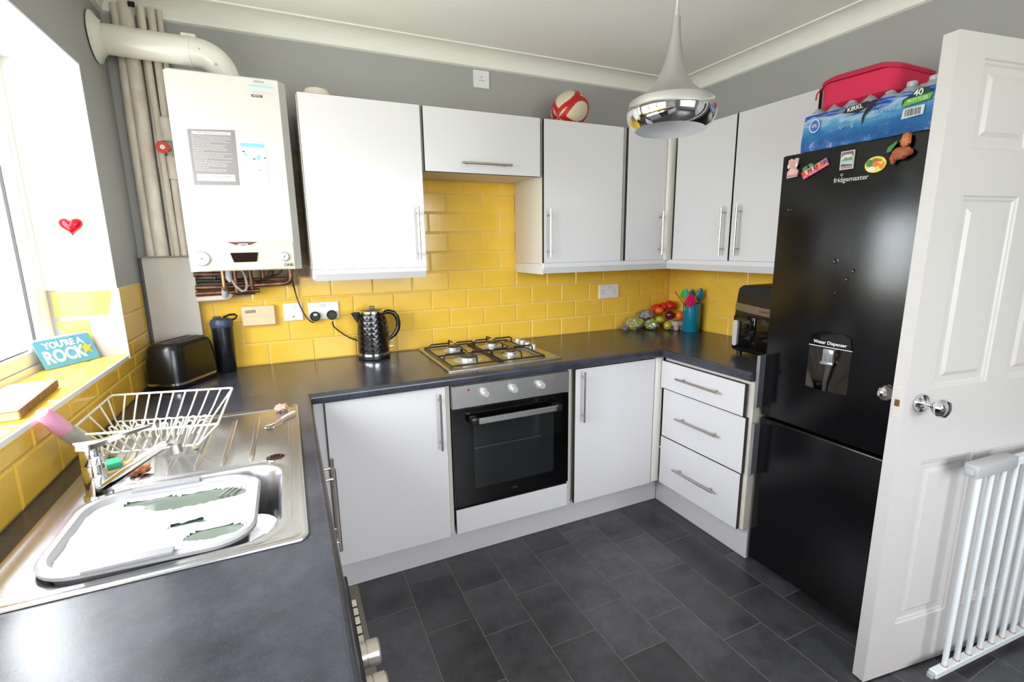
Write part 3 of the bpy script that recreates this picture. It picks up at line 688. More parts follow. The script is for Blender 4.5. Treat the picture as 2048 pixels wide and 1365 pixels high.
b=MB(); L=[(.0,0),(.011,0),(.012,-.002),(.020,-.003),(.0235,.002),(.0235,.009),(.019,.012),(.013,.009),(.011,.010),(0,.010)]
b.lathe(L,M=BK(0,0,0),c=(.152,-.086,1.868),seg=24); vh=part('valve_wheel',b,mat('red_valve_wheel',(206,76,66),.45),t)
b=MB(); b.lathe([(0,.010),(.009,.010),(.009,.0125),(0,.013)],M=BK(0,0,0),c=(.152,-.086,1.868),seg=16); sub('valve_hub',b,mat('valve_hub_pale',(210,206,204),.4),vh,t)
b=MB(); b.box(.125,.140,-.010,-.001,2.345,2.366); b.box(.100,.122,-.062,-.055,2.385,2.402)
part('cutout',b,mat('dark_hole',(40,30,26),.9),t)
# pipework under the boiler
t=thing('boiler_pipework','tangle of bare copper pipes below the boiler','pipes',(.4,-.08,1.3))
def cp_(pts,r,m=M_copper,nm='pipe'): b=MB(); b.tube(pts,r,10); return part(nm,b,m,t)
def bend(a,c,d,r=.018,n=4):
    a,c,d=map(Vector,(a,c,d)); u=(a-c).normalized(); v=(d-c).normalized(); P=[a]
    for k in range(n+1):
        s=k/n; P.append(c+u*r*(1-s)**2+v*r*s**2)
    P.append(d); return P
cp_([(.19,-.05,1.352),(.34,-.05,1.350)],.010); cp_([(.19,-.035,1.322),(.33,-.035,1.320),(.42,-.035,1.32)],.009,M_dark)
cp_([(.19,-.05,1.294),(.30,-.05,1.293),(.52,-.05,1.298)],.011); cp_([(.19,-.06,1.268),(.44,-.06,1.272)],.010)
cp_(bend((.575,-.09,1.372),(.575,-.09,1.302),(.40,-.06,1.296),.03),.011); cp_(bend((.55,-.04,1.32),(.50,-.04,1.32),(.38,-.04,1.32),.02),.008)
cp_(bend((.305,-.10,1.372),(.305,-.10,1.285),(.305,-.05,1.262),.02),.0085,mat('warm_copper',(190,140,104),.35,metal=.7))
cp_([(.352,-.11,1.372),(.352,-.10,1.27)],.0085); cp_([(.41,-.08,1.372),(.412,-.07,1.28)],.009); cp_([(.46,-.06,1.372),(.46,-.05,1.30)],.008)
cp_(bend((.50,-.10,1.372),(.50,-.10,1.335),(.43,-.05,1.31),.03),.006,M_dark); cp_(bend((.545,-.10,1.372),(.53,-.1,1.345),(.47,-.06,1.33),.02),.005,M_dark)
cp_([(.33,-.115,1.372),(.328,-.115,1.335),(.332,-.112,1.318)],[.013,.013,.006],mat('grey_sleeve',(190,196,206),.5),'sleeve')
cp_([(.335,-.11,1.335),(.350,-.115,1.300),(.372,-.12,1.277),(.388,-.12,1.279),(.396,-.12,1.30),(.392,-.115,1.34),(.38,-.11,1.372)],.0055,mat('grey_braided_hose',(164,152,142),.6),'hose')
cp_([(.305,-.085,1.300),(.302,-.085,1.27),(.300,-.08,1.25)],[.010,.013,.010],mat('grey_blue_fitting',(164,172,186),.5),'fitting')
cp_(bend((.19,-.055,1.244),(.318,-.055,1.246),(.318,-.055,1.272),.016),.0125,mat('cream_lagged_pipe',(224,206,192),.6),'waste_pipe')
cp_([(.34,-.04,1.262),(.42,-.04,1.262)],.0085,M_dark)
cp_([(.268,-.045,1.372),(.268,-.045,1.33),(.275,-.045,1.335)],[.008,.008,.006],mat('dark_valve',(66,60,56),.5),'valve')
# boxing panel below pipes
t=thing('pipe_boxing','pale grey boxed-in panel in the corner behind the toaster','panel',(.1,-.02,.911))
b=MB(); b.box(.012,.194,-.047,-.001,.911,1.428,.001); part('board',b,M_board,t)
b=MB(); b.box(.002,.198,-.058,-.001,1.428,1.434,.001); part('top_cap',b,mat('cap_brown_edge',(150,136,120),.7),t)
# ------------------------------------------------------------------ sockets, switch, thermostat
def plate(name,label,cat,fr,w,h,group=None,th=.009):
    t=thing(name,label,cat,fr.translation,group=group)
    b=MB(); b.loft([[fr@Vector(p) for p in ((-w/2+i,-h/2+i,d),(w/2-i,-h/2+i,d),(w/2-i,h/2-i,d),(-w/2+i,h/2-i,d))] for i,d in ((0,0),(0,th-.002),(.002,th))],False); f=part('face_plate',b,M_plast,t)
    return t,f
def slots(fr,t,f,cx,cy,s=1,th=.009,up=1):
    b=MB()
    for u,v,w,h in ((0,.010*up,.0022,.004),(-.0085,-.006*up,.0035,.0018),(.0085,-.006*up,.0035,.0018)):
        b.prism([(cx+u-w/1,cy+v-h/1),(cx+u+w/1,cy+v-h/1),(cx+u+w/1,cy+v+h/1),(cx+u-w/1,cy+v+h/1)],fr,th-.001,th+.0003)
    sub('pin_slot',b,mat('slot_dark',(90,84,86),.6),f,t)
def rocker(fr,t,f,cx,cy,w=.011,h=.017,th=.009):
    b=MB(); b.prism([(cx-w/2,cy-h/2),(cx+w/2,cy-h/2),(cx+w/2,cy+h/2),(cx-w/2,cy+h/2)],fr,th-.001,th+.0022); b2=sub('switch_rocker',b,mat('rocker_white',(214,212,216),.3),f,t)
def screws(fr,t,f,us,th=.009):
    for u in us: b=MB(); b.prism([(u[0]+.002*math.cos(k*PI/4),u[1]+.002*math.sin(k*PI/4)) for k in range(8)],fr,th-.001,th+.0004); sub('screw',b,mat('screw_grey',(150,146,148),.4),f,t)
fr=BK(.709,0,1.1545); ts,f=plate('double_socket','white double socket beside the kettle with two black plugs','socket',fr,.142,.084,'kitchen sockets'); rocker(fr,ts,f,-.012,.027); rocker(fr,ts,f,.004,.027)
fr=BK(.570,0,1.157); t,f=plate('switched_spur','white single switch plate left of the plugs','switch',fr,.085,.085,None); rocker(fr,t,f,.006,.024,.012,.022); screws(fr,t,f,((-.032,0),(.034,0)))
b=MB(); b.prism([(-.003,-.026),(.003,-.026),(.003,-.020),(-.003,-.020)],fr,.008,.0095); sub('flex_outlet',b,M_dark,f,t)
fr=BK(2.423,0,1.163); t,f=plate('double_socket','white double socket near the right corner with nothing plugged in','socket',fr,.150,.086,'kitchen sockets')
for u in (-.045,.045): slots(fr,t,f,u,-.004)
rocker(fr,t,f,-.008,.026); rocker(fr,t,f,.012,.026)
fr=BK(1.582,.0075,2.318); t,f=plate('single_socket','white unswitched socket high on the grey wall above the hob cupboard','socket',fr,.088,.086,'kitchen sockets'); slots(fr,t,f,0,.0,up=1); screws(fr,t,f,((-.032,0),(.032,0)))
fr=BK(.422,0,1.152); t=thing('thermostat','cream plastic heating programmer under the boiler','thermostat',fr.translation)
b=MB(); b.box(.352,.492,-.028,-.001,1.106,1.198,.003); f=part('case',b,M_beige,t)
b=MB(); b.prism([(-.054,.013),(-.010,.015),(-.010,.029),(-.054,.027)],fr,.028,.0286); sub('display',b,mat('lcd_grey',(150,138,120),.2),f,t)
b=MB(); b.prism([(-.066,-.004),(.066,-.002),(.066,-.0008),(-.066,-.0028)],fr,.028,.0284); sub('flap_line',b,mat('flap_line_tan',(196,168,128),.5),f,t)  # thin darker tan line across the case
# plugs & cords
def plug(x,z,label,fused):
    t=thing('power_plug',label,'plug',(x,-.012,z),group='black plugs')
    b=MB(); s=[]
    for r,d in ((.0245,.010),(.0255,.014),(.0245,.030),(.019,.036)):
        s.append([(x+r*math.cos(k*PI/12)*(.96),-d,z+r*math.sin(k*PI/12)*(1.0 if math.sin(k*PI/12)<.3 else .88)) for k in range(24)])
    b.loft(s,True); f=part('body',b,M_blackpl,t)
    if fused: b=MB(); b.box(x-.008,x+.008,-.0375,-.034,z+.004,z+.014); sub('fuse_label',b,mat('fuse_white',(220,214,200),.5),f,t)
    return t
pl1=plug(.667,1.131,'black plug on the left of the double socket, with a pale fuse label',True)
pl2=plug(.744,1.133,'plain black plug on the right of the double socket',False)
def cord(name,label,pts,r=.003):
    P=[Vector(p) for p in pts]; out=[]
    for i in range(len(P)-1):
        p0,p1,p2,p3=P[max(i-1,0)],P[i],P[i+1],P[min(i+2,len(P)-1)]
        for k in range(6):
            s=k/6; out.append(.5*((2*p1)+(-p0+p2)*s+(2*p0-5*p1+4*p2-p3)*s*s+(-p0+3*p1-3*p2+p3)*s**3))
    out.append(P[-1]); b=MB(); b.tube(out,r,8); return part('power_cord',b,M_blackpl,label)
cord('power_cord',pl1,[(.575,-.10,1.366),(.580,-.05,1.32),(.586,-.022,1.27),(.598,-.022,1.205),(.617,-.022,1.150),(.640,-.022,1.110),(.660,-.024,1.100)])
cord('power_cord',pl2,[(.744,-.026,1.100),(.748,-.024,1.075),(.775,-.022,1.045),(.815,-.02,1.012),(.845,-.018,.996),(.87,-.014,.98)])
# ------------------------------------------------------------------ kettle
t=thing('kettle','black diamond-textured kettle standing in front of the double socket','kettle',(.924,-.092,.911),math.radians(-4))
def diamond_loft(secs,n,amp,rows):
    """secs(f)->radius function on unit param; returns MB flat shaded"""
    pass
b=MB(); n=22; rows=15
def krad(f): return .077-.012*f-.006*math.sin(PI*f)*0+.003*math.sin(PI*f)
vs=[];fs=[]
for j in range(rows+1):
    f_=j/rows; z=.030+.200*f_
    for k in range(n):
        a=2*PI*(k+(.5 if j%2 else 0))/n; vs.append((krad(f_)*math.cos(a),krad(f_)*math.sin(a),z))
for j in range(rows):
    for k in range(n):
        l=(k+1)%n
        A,B=j*n+k,j*n+l; Cc,D=(j+1)*n+k,(j+1)*n+l
        if j%2==0: fs+=[(A,B,Cc),(B,D,Cc)]
        else: fs+=[(A,D,Cc),(A,B,D)]
b.add(vs,fs,False); b.add(vs[-n:],[list(range(n))]); part('body',b,M_kettle,t,False)
b=MB(); b.lathe([(.0,.0),(.076,.0),(.080,.004),(.079,.018),(.0,.018)],seg=36); part('base',b,M_blackpl,t,False)
b=MB(); b.lathe([(.070,.018),(.080,.019),(.0805,.030),(.077,.032),(.07,.032)],seg=36); b.lathe([(.060,.229),(.0655,.230),(.065,.238),(.058,.241),(.03,.243)],seg=36); part('chrome_ring',b,M_chrome,t,False)
b=MB(); b.lathe([(.060,.238),(.050,.246),(.0,.249)],seg=32); part('lid',b,M_steel,t,False)
b=MB(); b.box(-.010,.018,-.012,.012,.246,.262,.004,2); part('lid_knob',b,mat('lid_knob_grey',(98,92,88),.3,metal=.4),t,False)
b=MB()
for s in (0,): b.loft([[(-.045,-.024,.238),(-.045,.024,.238),(-.062,0,.165)],[(-.078,-.012,.236),(-.078,.012,.236),(-.080,0,.196)],[(-.096,-.004,.232),(-.096,.004,.232),(-.096,0,.226)]],False)
part('spout',b,M_kettle,t,False)
b=MB(); b.tube([(.058,0,.225),(.085,0,.229),(.108,0,.222),(.124,0,.200),(.130,0,.170),(.126,0,.140),(.110,0,.113),(.088,0,.095),(.072,0,.085)],[.010,.011,.012,.012,.012,.012,.011,.009,.008],12); part('handle',b,M_kettle,t,False)
b=MB(); b.tube([(.062,-.014,.222),(.074,-.012,.17),(.078,-.010,.10),(.080,-.008,.06)],.0022,8); b.box(.070,.100,-.006,.006,.050,.055,.001); part('chrome_trim',b,M_chrome,t,False)
kb=MB(); kb.tube([(.055,.03,.006),(.075,.045,.022),(.083,.055,.032),(.074,.066,.02),(.062,.070,.004)],.0028,8); part('power_cord',kb,M_blackpl,t,False)
# ------------------------------------------------------------------ toaster
t=thing('toaster','black diamond-textured two-slice toaster in the left corner','toaster',(.128,-.190,.911),math.radians(62))
b=MB(); n=48
def even(P,n):
    P=[Vector(p) for p in P]; P.append(P[0]); L=[0]
    for i in range(len(P)-1): L.append(L[-1]+(P[i+1]-P[i]).length)
    out=[];j=0
    for k in range(n):
        d=L[-1]*k/n
        while L[j+1]<d: j+=1
        out.append(P[j].lerp(P[j+1],(d-L[j])/max(1e-9,L[j+1]-L[j])))
    return out
def tl(z,e,r,amp=0,ph=0):
    P=even(rrect(-.135+e,.135-e,-.077+e*.7,.077-e*.7,r,z,8),n)
    out=[]
    for i,(x,y,zz) in enumerate(P):
        d=amp*(1 if (i+ph)%2 else -1); L=math.hypot(x,y); out.append((x*(1+d/L),y*(1+d/L),zz))
    return out
loops=[tl(.028+.130*j/10,.012*(j/10)**2,.045,.0009,j) for j in range(11)]
b.loft(loops,False,cap0=True,cap1=False)
b.loft([tl(.158,.012,.045),tl(.172,.018,.042),tl(.180,.030,.036),tl(.182,.036,.03)],True,cap0=False); part('body',b,M_toast,t,False)
b=MB(); b.loft([tl(.018,.0,.045),tl(.028,-.001,.046)],True); part('chrome_band',b,M_chrome,t,False)
b=MB(); b.loft([tl(.003,.006,.045),tl(.018,.003,.045)],True); b.box(-.1,-.08,-.05,-.03,0,.004); b.box(.08,.1,.03,.05,0,.004); b.box(-.1,-.08,.03,.05,0,.004); b.box(.08,.1,-.05,-.03,0,.004); part('base',b,M_blackpl,t,False)
b=MB(); b.box(-.095,.095,-.040,.040,.1815,.1845,.001); tp=part('top_plate',b,mat('toaster_top_steel',(120,112,104),.3,metal=.9),t,False)
for y in (-.020,.020):
    b=MB(); b.box(-.085,.085,y-.010,y+.010,.1846,.1856); b.build('slot',M_dark,tp)
b=MB(); b.box(.1320,.139,-.03,.03,.035,.150,.003,2); part('end_panel',b,M_brass,t,False)
b=MB(); b.box(.138,.152,-.012,.012,.105,.117,.003,2); part('lever',b,M_blackpl,t,False)
# ------------------------------------------------------------------ bottle behind toaster
t=thing('drinks_bottle','black drinks flask with a navy lid and loop behind the toaster','bottle',(.272,-.060,.911),math.radians(20))
b=MB(); b.lathe([(0,0),(.036,0),(.039,.004),(.042,.15),(.043,.205),(.038,.210)],seg=28,close=False); part('body',b,mat('flask_black',(24,25,30),.25),t,False)
b=MB(); b.lathe([(.044,.205),(.0455,.208),(.0455,.228),(.040,.240),(.022,.246),(.0,.246)],seg=28); part('lid',b,M_navy,t,False)
b=MB(); b.box(-.030,.000,-.010,.010,.243,.254,.004,2); part('spout_flap',b,M_navy,t,False)
b=MB(); b.tube([(.010,0,.247),(.035,0,.256),(.058,0,.256),(.066,0,.248),(.060,0,.238),(.045,0,.232)],.0045,8); part('carry_loop',b,M_blackpl,t,False)
# ------------------------------------------------------------------ sink
t=thing('sink','stainless steel inset sink with ribbed drainer under the window','sink',(.30,-1.19,.911))
b=MB(); Z=.912
O=lambda e,z,r=.02: rrect(.050+e,.552-e,-1.640+e,-.742-e,r,z,6)
H=lambda e,z,r=.075: rrect(.118+e,.503-e,-1.602+e,-1.236-e,r,z,6)
b.loft([O(0,.9112),O(.001,.914),O(.006,.9155),O(.012,.9135),O(.022,.9125,.03),O(.028,.9135,.03)],True,cap0=False,cap1=False)
b.loft([O(.028,.9135,.03),H(-.020,.9130,.09),H(-.014,.9115,.085),H(-.008,.9125,.08),H(0,.911,.075),H(.006,.900),H(.020,.79,.07),H(.045,.765,.06),H(.16,.760,.03)],True,cap0=False,cap1=True)
part('deck',b,mat('sink_brushed_steel',(202,202,206),.27,metal=1,bump=.06,bscale=25,stretch=(1,12,1)),t)
MS=MATS['sink_brushed_steel']
for xr in (.125,.185,.245,.305,.365,.430):
    b=MB(); lx=.0065
    s=[]
    for yv,w,h in ((-.818,.001,.0),(-.826,.006,.003),(-.86,.0075,.0036),(-1.16,.0075,.0036),(-1.196,.006,.003),(-1.206,.001,.0)):
        if xr<.16 and yv<-1.15: yv+=.06
        s.append([(xr-w,yv,.9125),(xr-w*.5,yv,.9128+h),(xr+w*.5,yv,.9128+h),(xr+w,yv,.9125)])
    b.loft(s,True,wrap=False); part('drainer_rib',b,MS,t)
b=MB(); b.tube([(x,y,.9128) for x,y,_ in rrect(.082,.520,-1.215,-.775,.04,0,6)],.0022,6,closed=True); part('drainer_groove',b,MS,t)
b=MB(); b.lathe([(.024,.9128),(.022,.9158),(.0,.9162)],c=(.487,-1.212,0),seg=24); part('overflow_cover',b,M_chrome,t)
b=MB(); b.lathe([(.0,.762),(.035,.762),(.040,.765),(.042,.761)],c=(.31,-1.42,0),seg=24); part('waste',b,M_chrome,t)
# washing-up bowl
t=thing('washing_up_bowl','grey plastic washing-up bowl full of foamy water in the sink','bowl',(.285,-1.445,.78))
T=lambda e,z,r=.075: [(x-.012*(y+1.44)/.17*0,y,z-.010*((x-.115)/.34)) for x,y,_ in rrect(.118+e,.458-e,-1.602+e,-1.288-e,max(r-e*.5,.02),z,7)]
b=MB(); b.loft([T(.045,.785),T(.022,.86),T(.012,.918),T(.0,.920),T(-.001,.927),T(.004,.931),T(.014,.930),T(.018,.922),T(.026,.86),T(.050,.792)],True,cap0=True,cap1=True)
part('basin',b,mat('bowl_grey_plastic',(166,166,170),.3),t)
b=MB()
for x0,x1,y0,y1,z in ((.20,.33,-1.606,-1.585,.9265),(.20,.33,-1.304,-1.284,.9265)): b=MB(); b.box(x0,x1,y0,y1,z-.003,z+.0045,.002,2); part('grip',b,mat('bowl_grip_grey',(150,150,154),.4),t)
b=MB(); b.add([(x,y,.910) for x,y,_ in rrect(.140,.436,-1.580,-1.310,.05,0,7)],[list(range(32))]); wtr=part('water',b,mat('dish_water',(112,124,114),.06,spec=.5),t)
def foam():
    b=MB(); nx,ny=70,64; xa,xb,ya,yb=.134,.442,-1.586,-1.304
    from mathutils import noise
    def inside(x,y):
        r=.058; cx=min(max(x,xa+r),xb-r); cy=min(max(y,ya+r),yb-r); return math.hypot(x-cx,y-cy)<=r
    idx={}; vs=[]
    def hole(x,y):
        n=noise.noise(Vector((x*38,y*38,1)))*.018+noise.noise(Vector((x*110,y*110,4)))*.006
        e1=((x-.335)/.098)**2+((y+1.365)/.032)**2; e2=((x-.385)/.052)**2+((y+1.535)/.020)**2; e3=((x-.245)/.05)**2+((y+1.335)/.014)**2; e4=((x-.33)/.035)**2+((y+1.480)/.007)**2
        return min(e1,e2,e3,e4)+n*22
    for i in range(nx+1):
        for j in range(ny+1):
            x=xa+(xb-xa)*i/nx; y=ya+(yb-ya)*j/ny
            if not inside(x,y): continue
            h=hole(x,y)
            if h<.93: continue
            k=min(1,(h-.93)*1.2); z=.9102+k*(.0055+.004*noise.noise(Vector((x*25,y*25,9)))+.0022*noise.noise(Vector((x*130,y*130,2)))+.001*random.random())
            idx[i,j]=len(vs); vs.append((x,y,z))
    fs=[(idx[i,j],idx[i+1,j],idx[i+1,j+1],idx[i,j+1]) for i in range(nx) for j in range(ny) if all(q in idx for q in ((i,j),(i+1,j),(i+1,j+1),(i,j+1)))]
    b.add(vs,fs,True); return b
fo=part('foam',foam(),mat('white_foam',(236,238,242),.8,bump=.6,bscale=240),t); fo['kind']='stuff'
b=MB()
for k in range(3): b.tube([(.395+.012*k,-1.345,.913),(.375+.012*k,-1.385,.9145)],.0022,6)
fk=b.build('fork',M_chrome,loc=(.39,-1.36,.91)); tag(fk,'submerged fork tines glinting in the bowl water','fork')
# tap
t=thing('mixer_tap','chrome single-lever mixer tap behind the washing-up bowl','tap',(.128,-1.252,.912))
b=MB(); b.lathe([(.0,0),(.027,0),(.027,.004),(.0225,.008),(.0215,.030),(.0215,.034),(.0215,.075),(.0205,.077),(.0205,.080),(.0215,.082),(.0205,.112),(.016,.120),(.0,.122)],c=(.128,-1.252,.912),seg=28); part('body',b,M_chrome,t)
b=MB(); s=[]
for x,w,z,h in ((.100,.004,1.040,.004),(.108,.018,1.036,.006),(.128,.023,1.034,.007),(.150,.019,1.037,.006),(.175,.012,1.043,.005),(.210,.009,1.050,.004),(.238,.007,1.055,.003),(.242,.002,1.056,.001)):
    y=-1.252+.02*(x-.1)/.14
    s.append([(x,y-w,z-h),(x,y-w*.8,z+h*.6),(x,y,z+h),(x,y+w*.8,z+h*.6),(x,y+w,z-h),(x,y,z-h)])
b.loft(s,True); part('lever',b,M_chrome,t)
b=MB(); b.tube([(.140,-1.258,.936),(.170,-1.262,.955),(.205,-1.266,.978),(.240,-1.268,1.000),(.262,-1.268,1.012),(.280,-1.268,1.014),(.288,-1.268,1.008)],[.012,.0115,.011,.0105,.0105,.0105,.0105],14)
part('spout',b,M_chrome,t)
b=MB(); b.cyl((.286,-1.268,1.014),(.288,-1.268,.992),.0125,18); part('aerator',b,M_steel,t)
# ------------------------------------------------------------------ dish rack
t=thing('dish_rack','white plastic-coated wire dish rack standing on the drainer','dish rack',(.19,-.90,.916),0)
B0=dict(x0=.0,x1=1.,y0=0.,y1=1.,z=.930); T0=dict(x0=.0,x1=1.,y0=0.,y1=1.,z=1.003)
QB=[Vector(p) for p in ((.080,-1.018),(.296,-1.060),(.302,-.806),(.036,-.730))]; QT=[Vector(p) for p in ((.016,-1.055),(.357,-1.130),(.360,-.757),(.014,-.672))]
def rk(u,v,z):
    f=max(0,min(1,(z-.930)/.073)); q=[QB[i].lerp(QT[i],f) for i in range(4)]
    a=q[0].lerp(q[1],u); b=q[3].lerp(q[2],u); p=a.lerp(b,v); return (p.x,p.y,z)
def rl_(q,r,z=None): return [(x,y,q['z'] if z is None else z) for x,y,_ in rrect(q['x0'],q['x1'],q['y0'],q['y1'],r,0,4)]
skew=lambda P:[rk(*p) for p in P]
b=MB(); b.tube(skew(rl_(T0,.03)),.0034,8,closed=True); part('top_rim',b,M_rackw,t)
b=MB(); b.tube(skew(rl_(B0,.03)),.003,8,closed=True); part('bottom_rim',b,M_rackw,t)
def wire(P,r=.0025,nm='wire'): b=MB(); b.tube(skew(P),r,7); return part(nm,b,M_rackw,t)
nw=9
for i in range(nw):
    u=.06+.88*i/(nw-1); ut=.11+.79*i/(nw-1)
    a,c=Vector(rk(ut,1,1.003)),Vector(rk(u,1,.945)); c2=a.lerp(c,.78)
    b=MB(); b.tube([a,c2,rk(u,.96,.938),rk(u,.88,.930)],.0026,7); part('wire',b,M_rackw,t)
    a,c=Vector(rk(ut,0,1.003)),Vector(rk(u,0,.945)); c2=a.lerp(c,.78)
    b=MB(); b.tube([a,c2,rk(u,.0,.932)],.0026,7); part('wire',b,M_rackw,t)
    wire([(u,0,.930),(u,1,.930)],.0022)
    if i<nw-1:
        for v,h in ((.38,.962),(.62,.952)):
            um=u+.03
            P=[(um,v,.930),(um,v,h)]+[(um+.03-.03*math.cos(PI*k/6),v,h+.010*math.sin(PI*k/6)) for k in range(7)]+[(um+.06,v,h),(um+.06,v,.930)]
            wire(P,.0022,'plate_loop')
for v in (.2,.45,.7,.9): wire([(0,v,1.003),(0,v,.940),(0.01,v,.930)])
for v in (1.0,0.0): wire([(1,v,1.003),(1,v,.95),(1,v,.930)],.003)
for u,v in ((.05,.9),(.95,.92),(.05,.06),(.95,.05)):
    x,y,_=rk(u,v,.93); b=MB(); b.lathe([(0,.9165),(.006,.9165),(.0075,.921),(.006,.928),(0,.931)],c=(x,y,0),seg=12); part('foot',b,mat('foot_cream',(232,218,176),.5),t)
# spoon, cork-like scourer scrap
t=thing('teaspoon','steel teaspoon with a cream handle lying on the drainer','spoon',(.49,-.92,.9165))
b=MB(); b.tube([(.540,-.862,.922),(.520,-.885,.922),(.502,-.912,.922)],[.0055,.0055,.0045],12); part('handle',b,mat('spoon_handle_cream',(228,212,204),.35),t)
b=MB(); b.tube([(.502,-.912,.922),(.488,-.932,.920),(.478,-.945,.919)],[.0035,.002,.0025],8); 
b.lathe([(.0,-.003),(.008,-.0022),(.013,0),(.0125,.0012),(.008,-.001),(0,-.0018)],c=(0,0,0),M=Matrix.Translation((.467,-.960,.9195))@Matrix.Rotation(math.radians(52),4,'Z')@Matrix.Diagonal((1.45,.9,1,1)),seg=20); part('bowl',b,M_chrome,t)
def lump(name,label,cat,c,s,m,seed=0,amp=.25,fr=1.6,seg=20,rings=12,group=None,rz=0,flat=False,root=None,pname=None):
    from mathutils import noise
    b=MB(); L=[]
    for j in range(rings+1):
        th=PI*j/rings; l=[]
        for k in range(seg):
            ph=2*PI*k/seg; d=Vector((math.sin(th)*math.cos(ph),math.sin(th)*math.sin(ph),-math.cos(th)))
            r=1+amp*noise.noise(d*fr+Vector((seed*7.3,seed,seed*2.1)))
            l.append(Matrix.Rotation(rz,3,'Z')@Vector((d.x*s[0]*r,d.y*s[1]*r,d.z*s[2]*r)))
        L.append(l)
    b.loft(L,not flat,cap0=False,cap1=False)
    if root is not None: return b.build(pname,m,root,M=Matrix.Translation(Vector(c)-Vector(root.location)))
    o=b.build(name,m,loc=(0,0,0)); o.location=c; tag(o,label,cat,group); return o
lump('steel_wool_pad','small pinkish crumpled scouring scrap at the drainer corner','scourer',(.500,-.800,.925),(.020,.013,.011),mat('pink_tan_scrap',(206,174,158),.9,bump=1,bscale=200),3,.7,3.2,flat=True)
# sponges by tap
b=MB(); b.box(-.03,.03,-.018,.018,0,.006,.002); 
t=thing('sponge_scourer','yellow sponge with green scouring face beside the tap','sponge',(.128,-1.135,.917),math.radians(20))
b=MB(); b.box(-.030,.040,-.020,.022,0,.016,.004,2); part('sponge',b,mat('yellow_sponge',(232,202,128),.9,bump=.8,bscale=120),t,False)
b=MB(); b.box(-.031,.015,-.021,.023,.016,.032,.003,2); part('scouring_pad',b,mat('green_scourer',(70,186,140),.9,bump=.8,bscale=150),t,False)
lump('sponge_scrap','worn brown sponge scrap beside the green scourer','sponge',(.185,-1.165,.926),(.022,.014,.010),mat('brown_sponge',(172,104,68),.95,bump=1,bscale=160),5,.5,2.5)
# detergent bottle leaning
t=thing('soap_bottle','clear plastic bottle with a pink cap leaning in the corner behind the tap','bottle',(.085,-1.18,.93))
p0=Vector((.062,-1.010,.935)); p1=Vector((.034,-1.100,1.035)); p2=Vector((.020,-1.148,1.095)); d=(p1-p0)
b=MB(); b.tube([p0,p0+d*.1,p0+d*.9,p1],[.016,.019,.019,.016],16); part('body',b,mat('milky_clear_plastic',(218,214,208),.25,trans=.4,alpha=.92),t)
b=MB(); b.tube([p1-d*.02,p1+(p2-p1)*.1,p1+(p2-p1)*.9,p2],[.018,.0195,.0165,.013],16); part('cap',b,mat('pink_cap',(246,170,206),.35),t)
# ------------------------------------------------------------------ window sill things
def card_stand():
    u=Vector((.155,.42,0)).normalized()   # along the base
    t=thing('desk_calendar','blue YOU\'RE A ROCK card with a yellow star on the window sill','card',(-.125,-.46,1.0805))
    A=Vector((-.172,-.560,1.082)); B=Vector((-.078,-.392,1.082)); r=(B-A); w=r.length; r.normalize()
    back=Vector((-.80,.30,0)).normalized()*.30
    up=(Vector((0,0,1))+back); up.normalize()
    fr=frame(A,r,up)
    h=.098
    b=MB(); b.prism([(0,0),(w,0),(w,h),(0,h)],fr,-.0012,0); f=part('card_face',b,mat('card_blue',(96,170,205),.5),t)
    b=MB()
    for k in range(24):
        uu=w*(k+.5)/24; b.tube([fr@Vector((uu,h-.004,.001)),fr@Vector((uu,h+.004,.002)),fr@Vector((uu,h+.004,-.004)),fr@Vector((uu,h-.004,-.003))],.0009,5)
    part('spiral_binding',b,M_wtxt,t)
    o2=A-Vector((up.x,up.y,0)).normalized()*-.072; fr2=frame(o2,r,((A+up*h)-o2))
    b=MB(); b.prism([(0,0),(w,0),(w,h*.98),(0,h*.98)],fr2,0,.001); part('card_back',b,mat('card_back_white',(232,232,228),.6),t)
    textmesh("YOU'RE A",.030,fr@Matrix.Translation((w*.48,h*.76,.0004)),M_wtxt,f,t,bold=.0012)
    textmesh("ROCK",.058,fr@Matrix.Translation((w*.42,h*.36,.0004)),M_wtxt,f,t,bold=.002,sx=.85)
    P=[((.024 if k%2==0 else .010)*math.sin(k*PI/5),(.024 if k%2==0 else .010)*math.cos(k*PI/5)) for k in range(10)]
    b=MB(); b.prism(P,fr@Matrix.Translation((w*.83,h*.45,.0006)),0,.001); sub('star',b,mat('star_yellow',(246,190,60),.5),f,t)
card_stand()
t=thing('ring_bound_book','colourful ring-edged notebook lying on the window sill','book',(-.09,-.98,1.081),math.radians(96))
b=MB(); b.box(-.165,.150,-.05,.05,0,.020,.002); part('pages',b,mat('page_gold',(214,196,140),.7),t,False)
b=MB(); b.m=0; b.box(-.166,.151,-.051,.051,.020,.0225,.0008); b.m=1; b.prism([(-.10,-.04),(.02,-.04),(.05,.0),(.03,.035),(-.10,.04)],Matrix.Translation((0,0,.0226)),0,.0006); b.m=2; b.prism([(-.16,-.045),(-.105,-.045),(-.105,.045),(-.16,.045)],Matrix.Translation((0,0,.0226)),0,.0006)
part('cover',b,[mat('cover_brick',(196,112,86),.5),mat('cover_mint',(120,214,196),.5),mat('cover_lilac',(196,150,206),.5)],t,False)
b=MB()
for k in range(22): b.box(-.158+.0142*k,-.152+.0142*k,-.0525,-.050,.002,.020)
part('index_tab',b,mat('tab_brown',(132,104,58),.6),t,False)
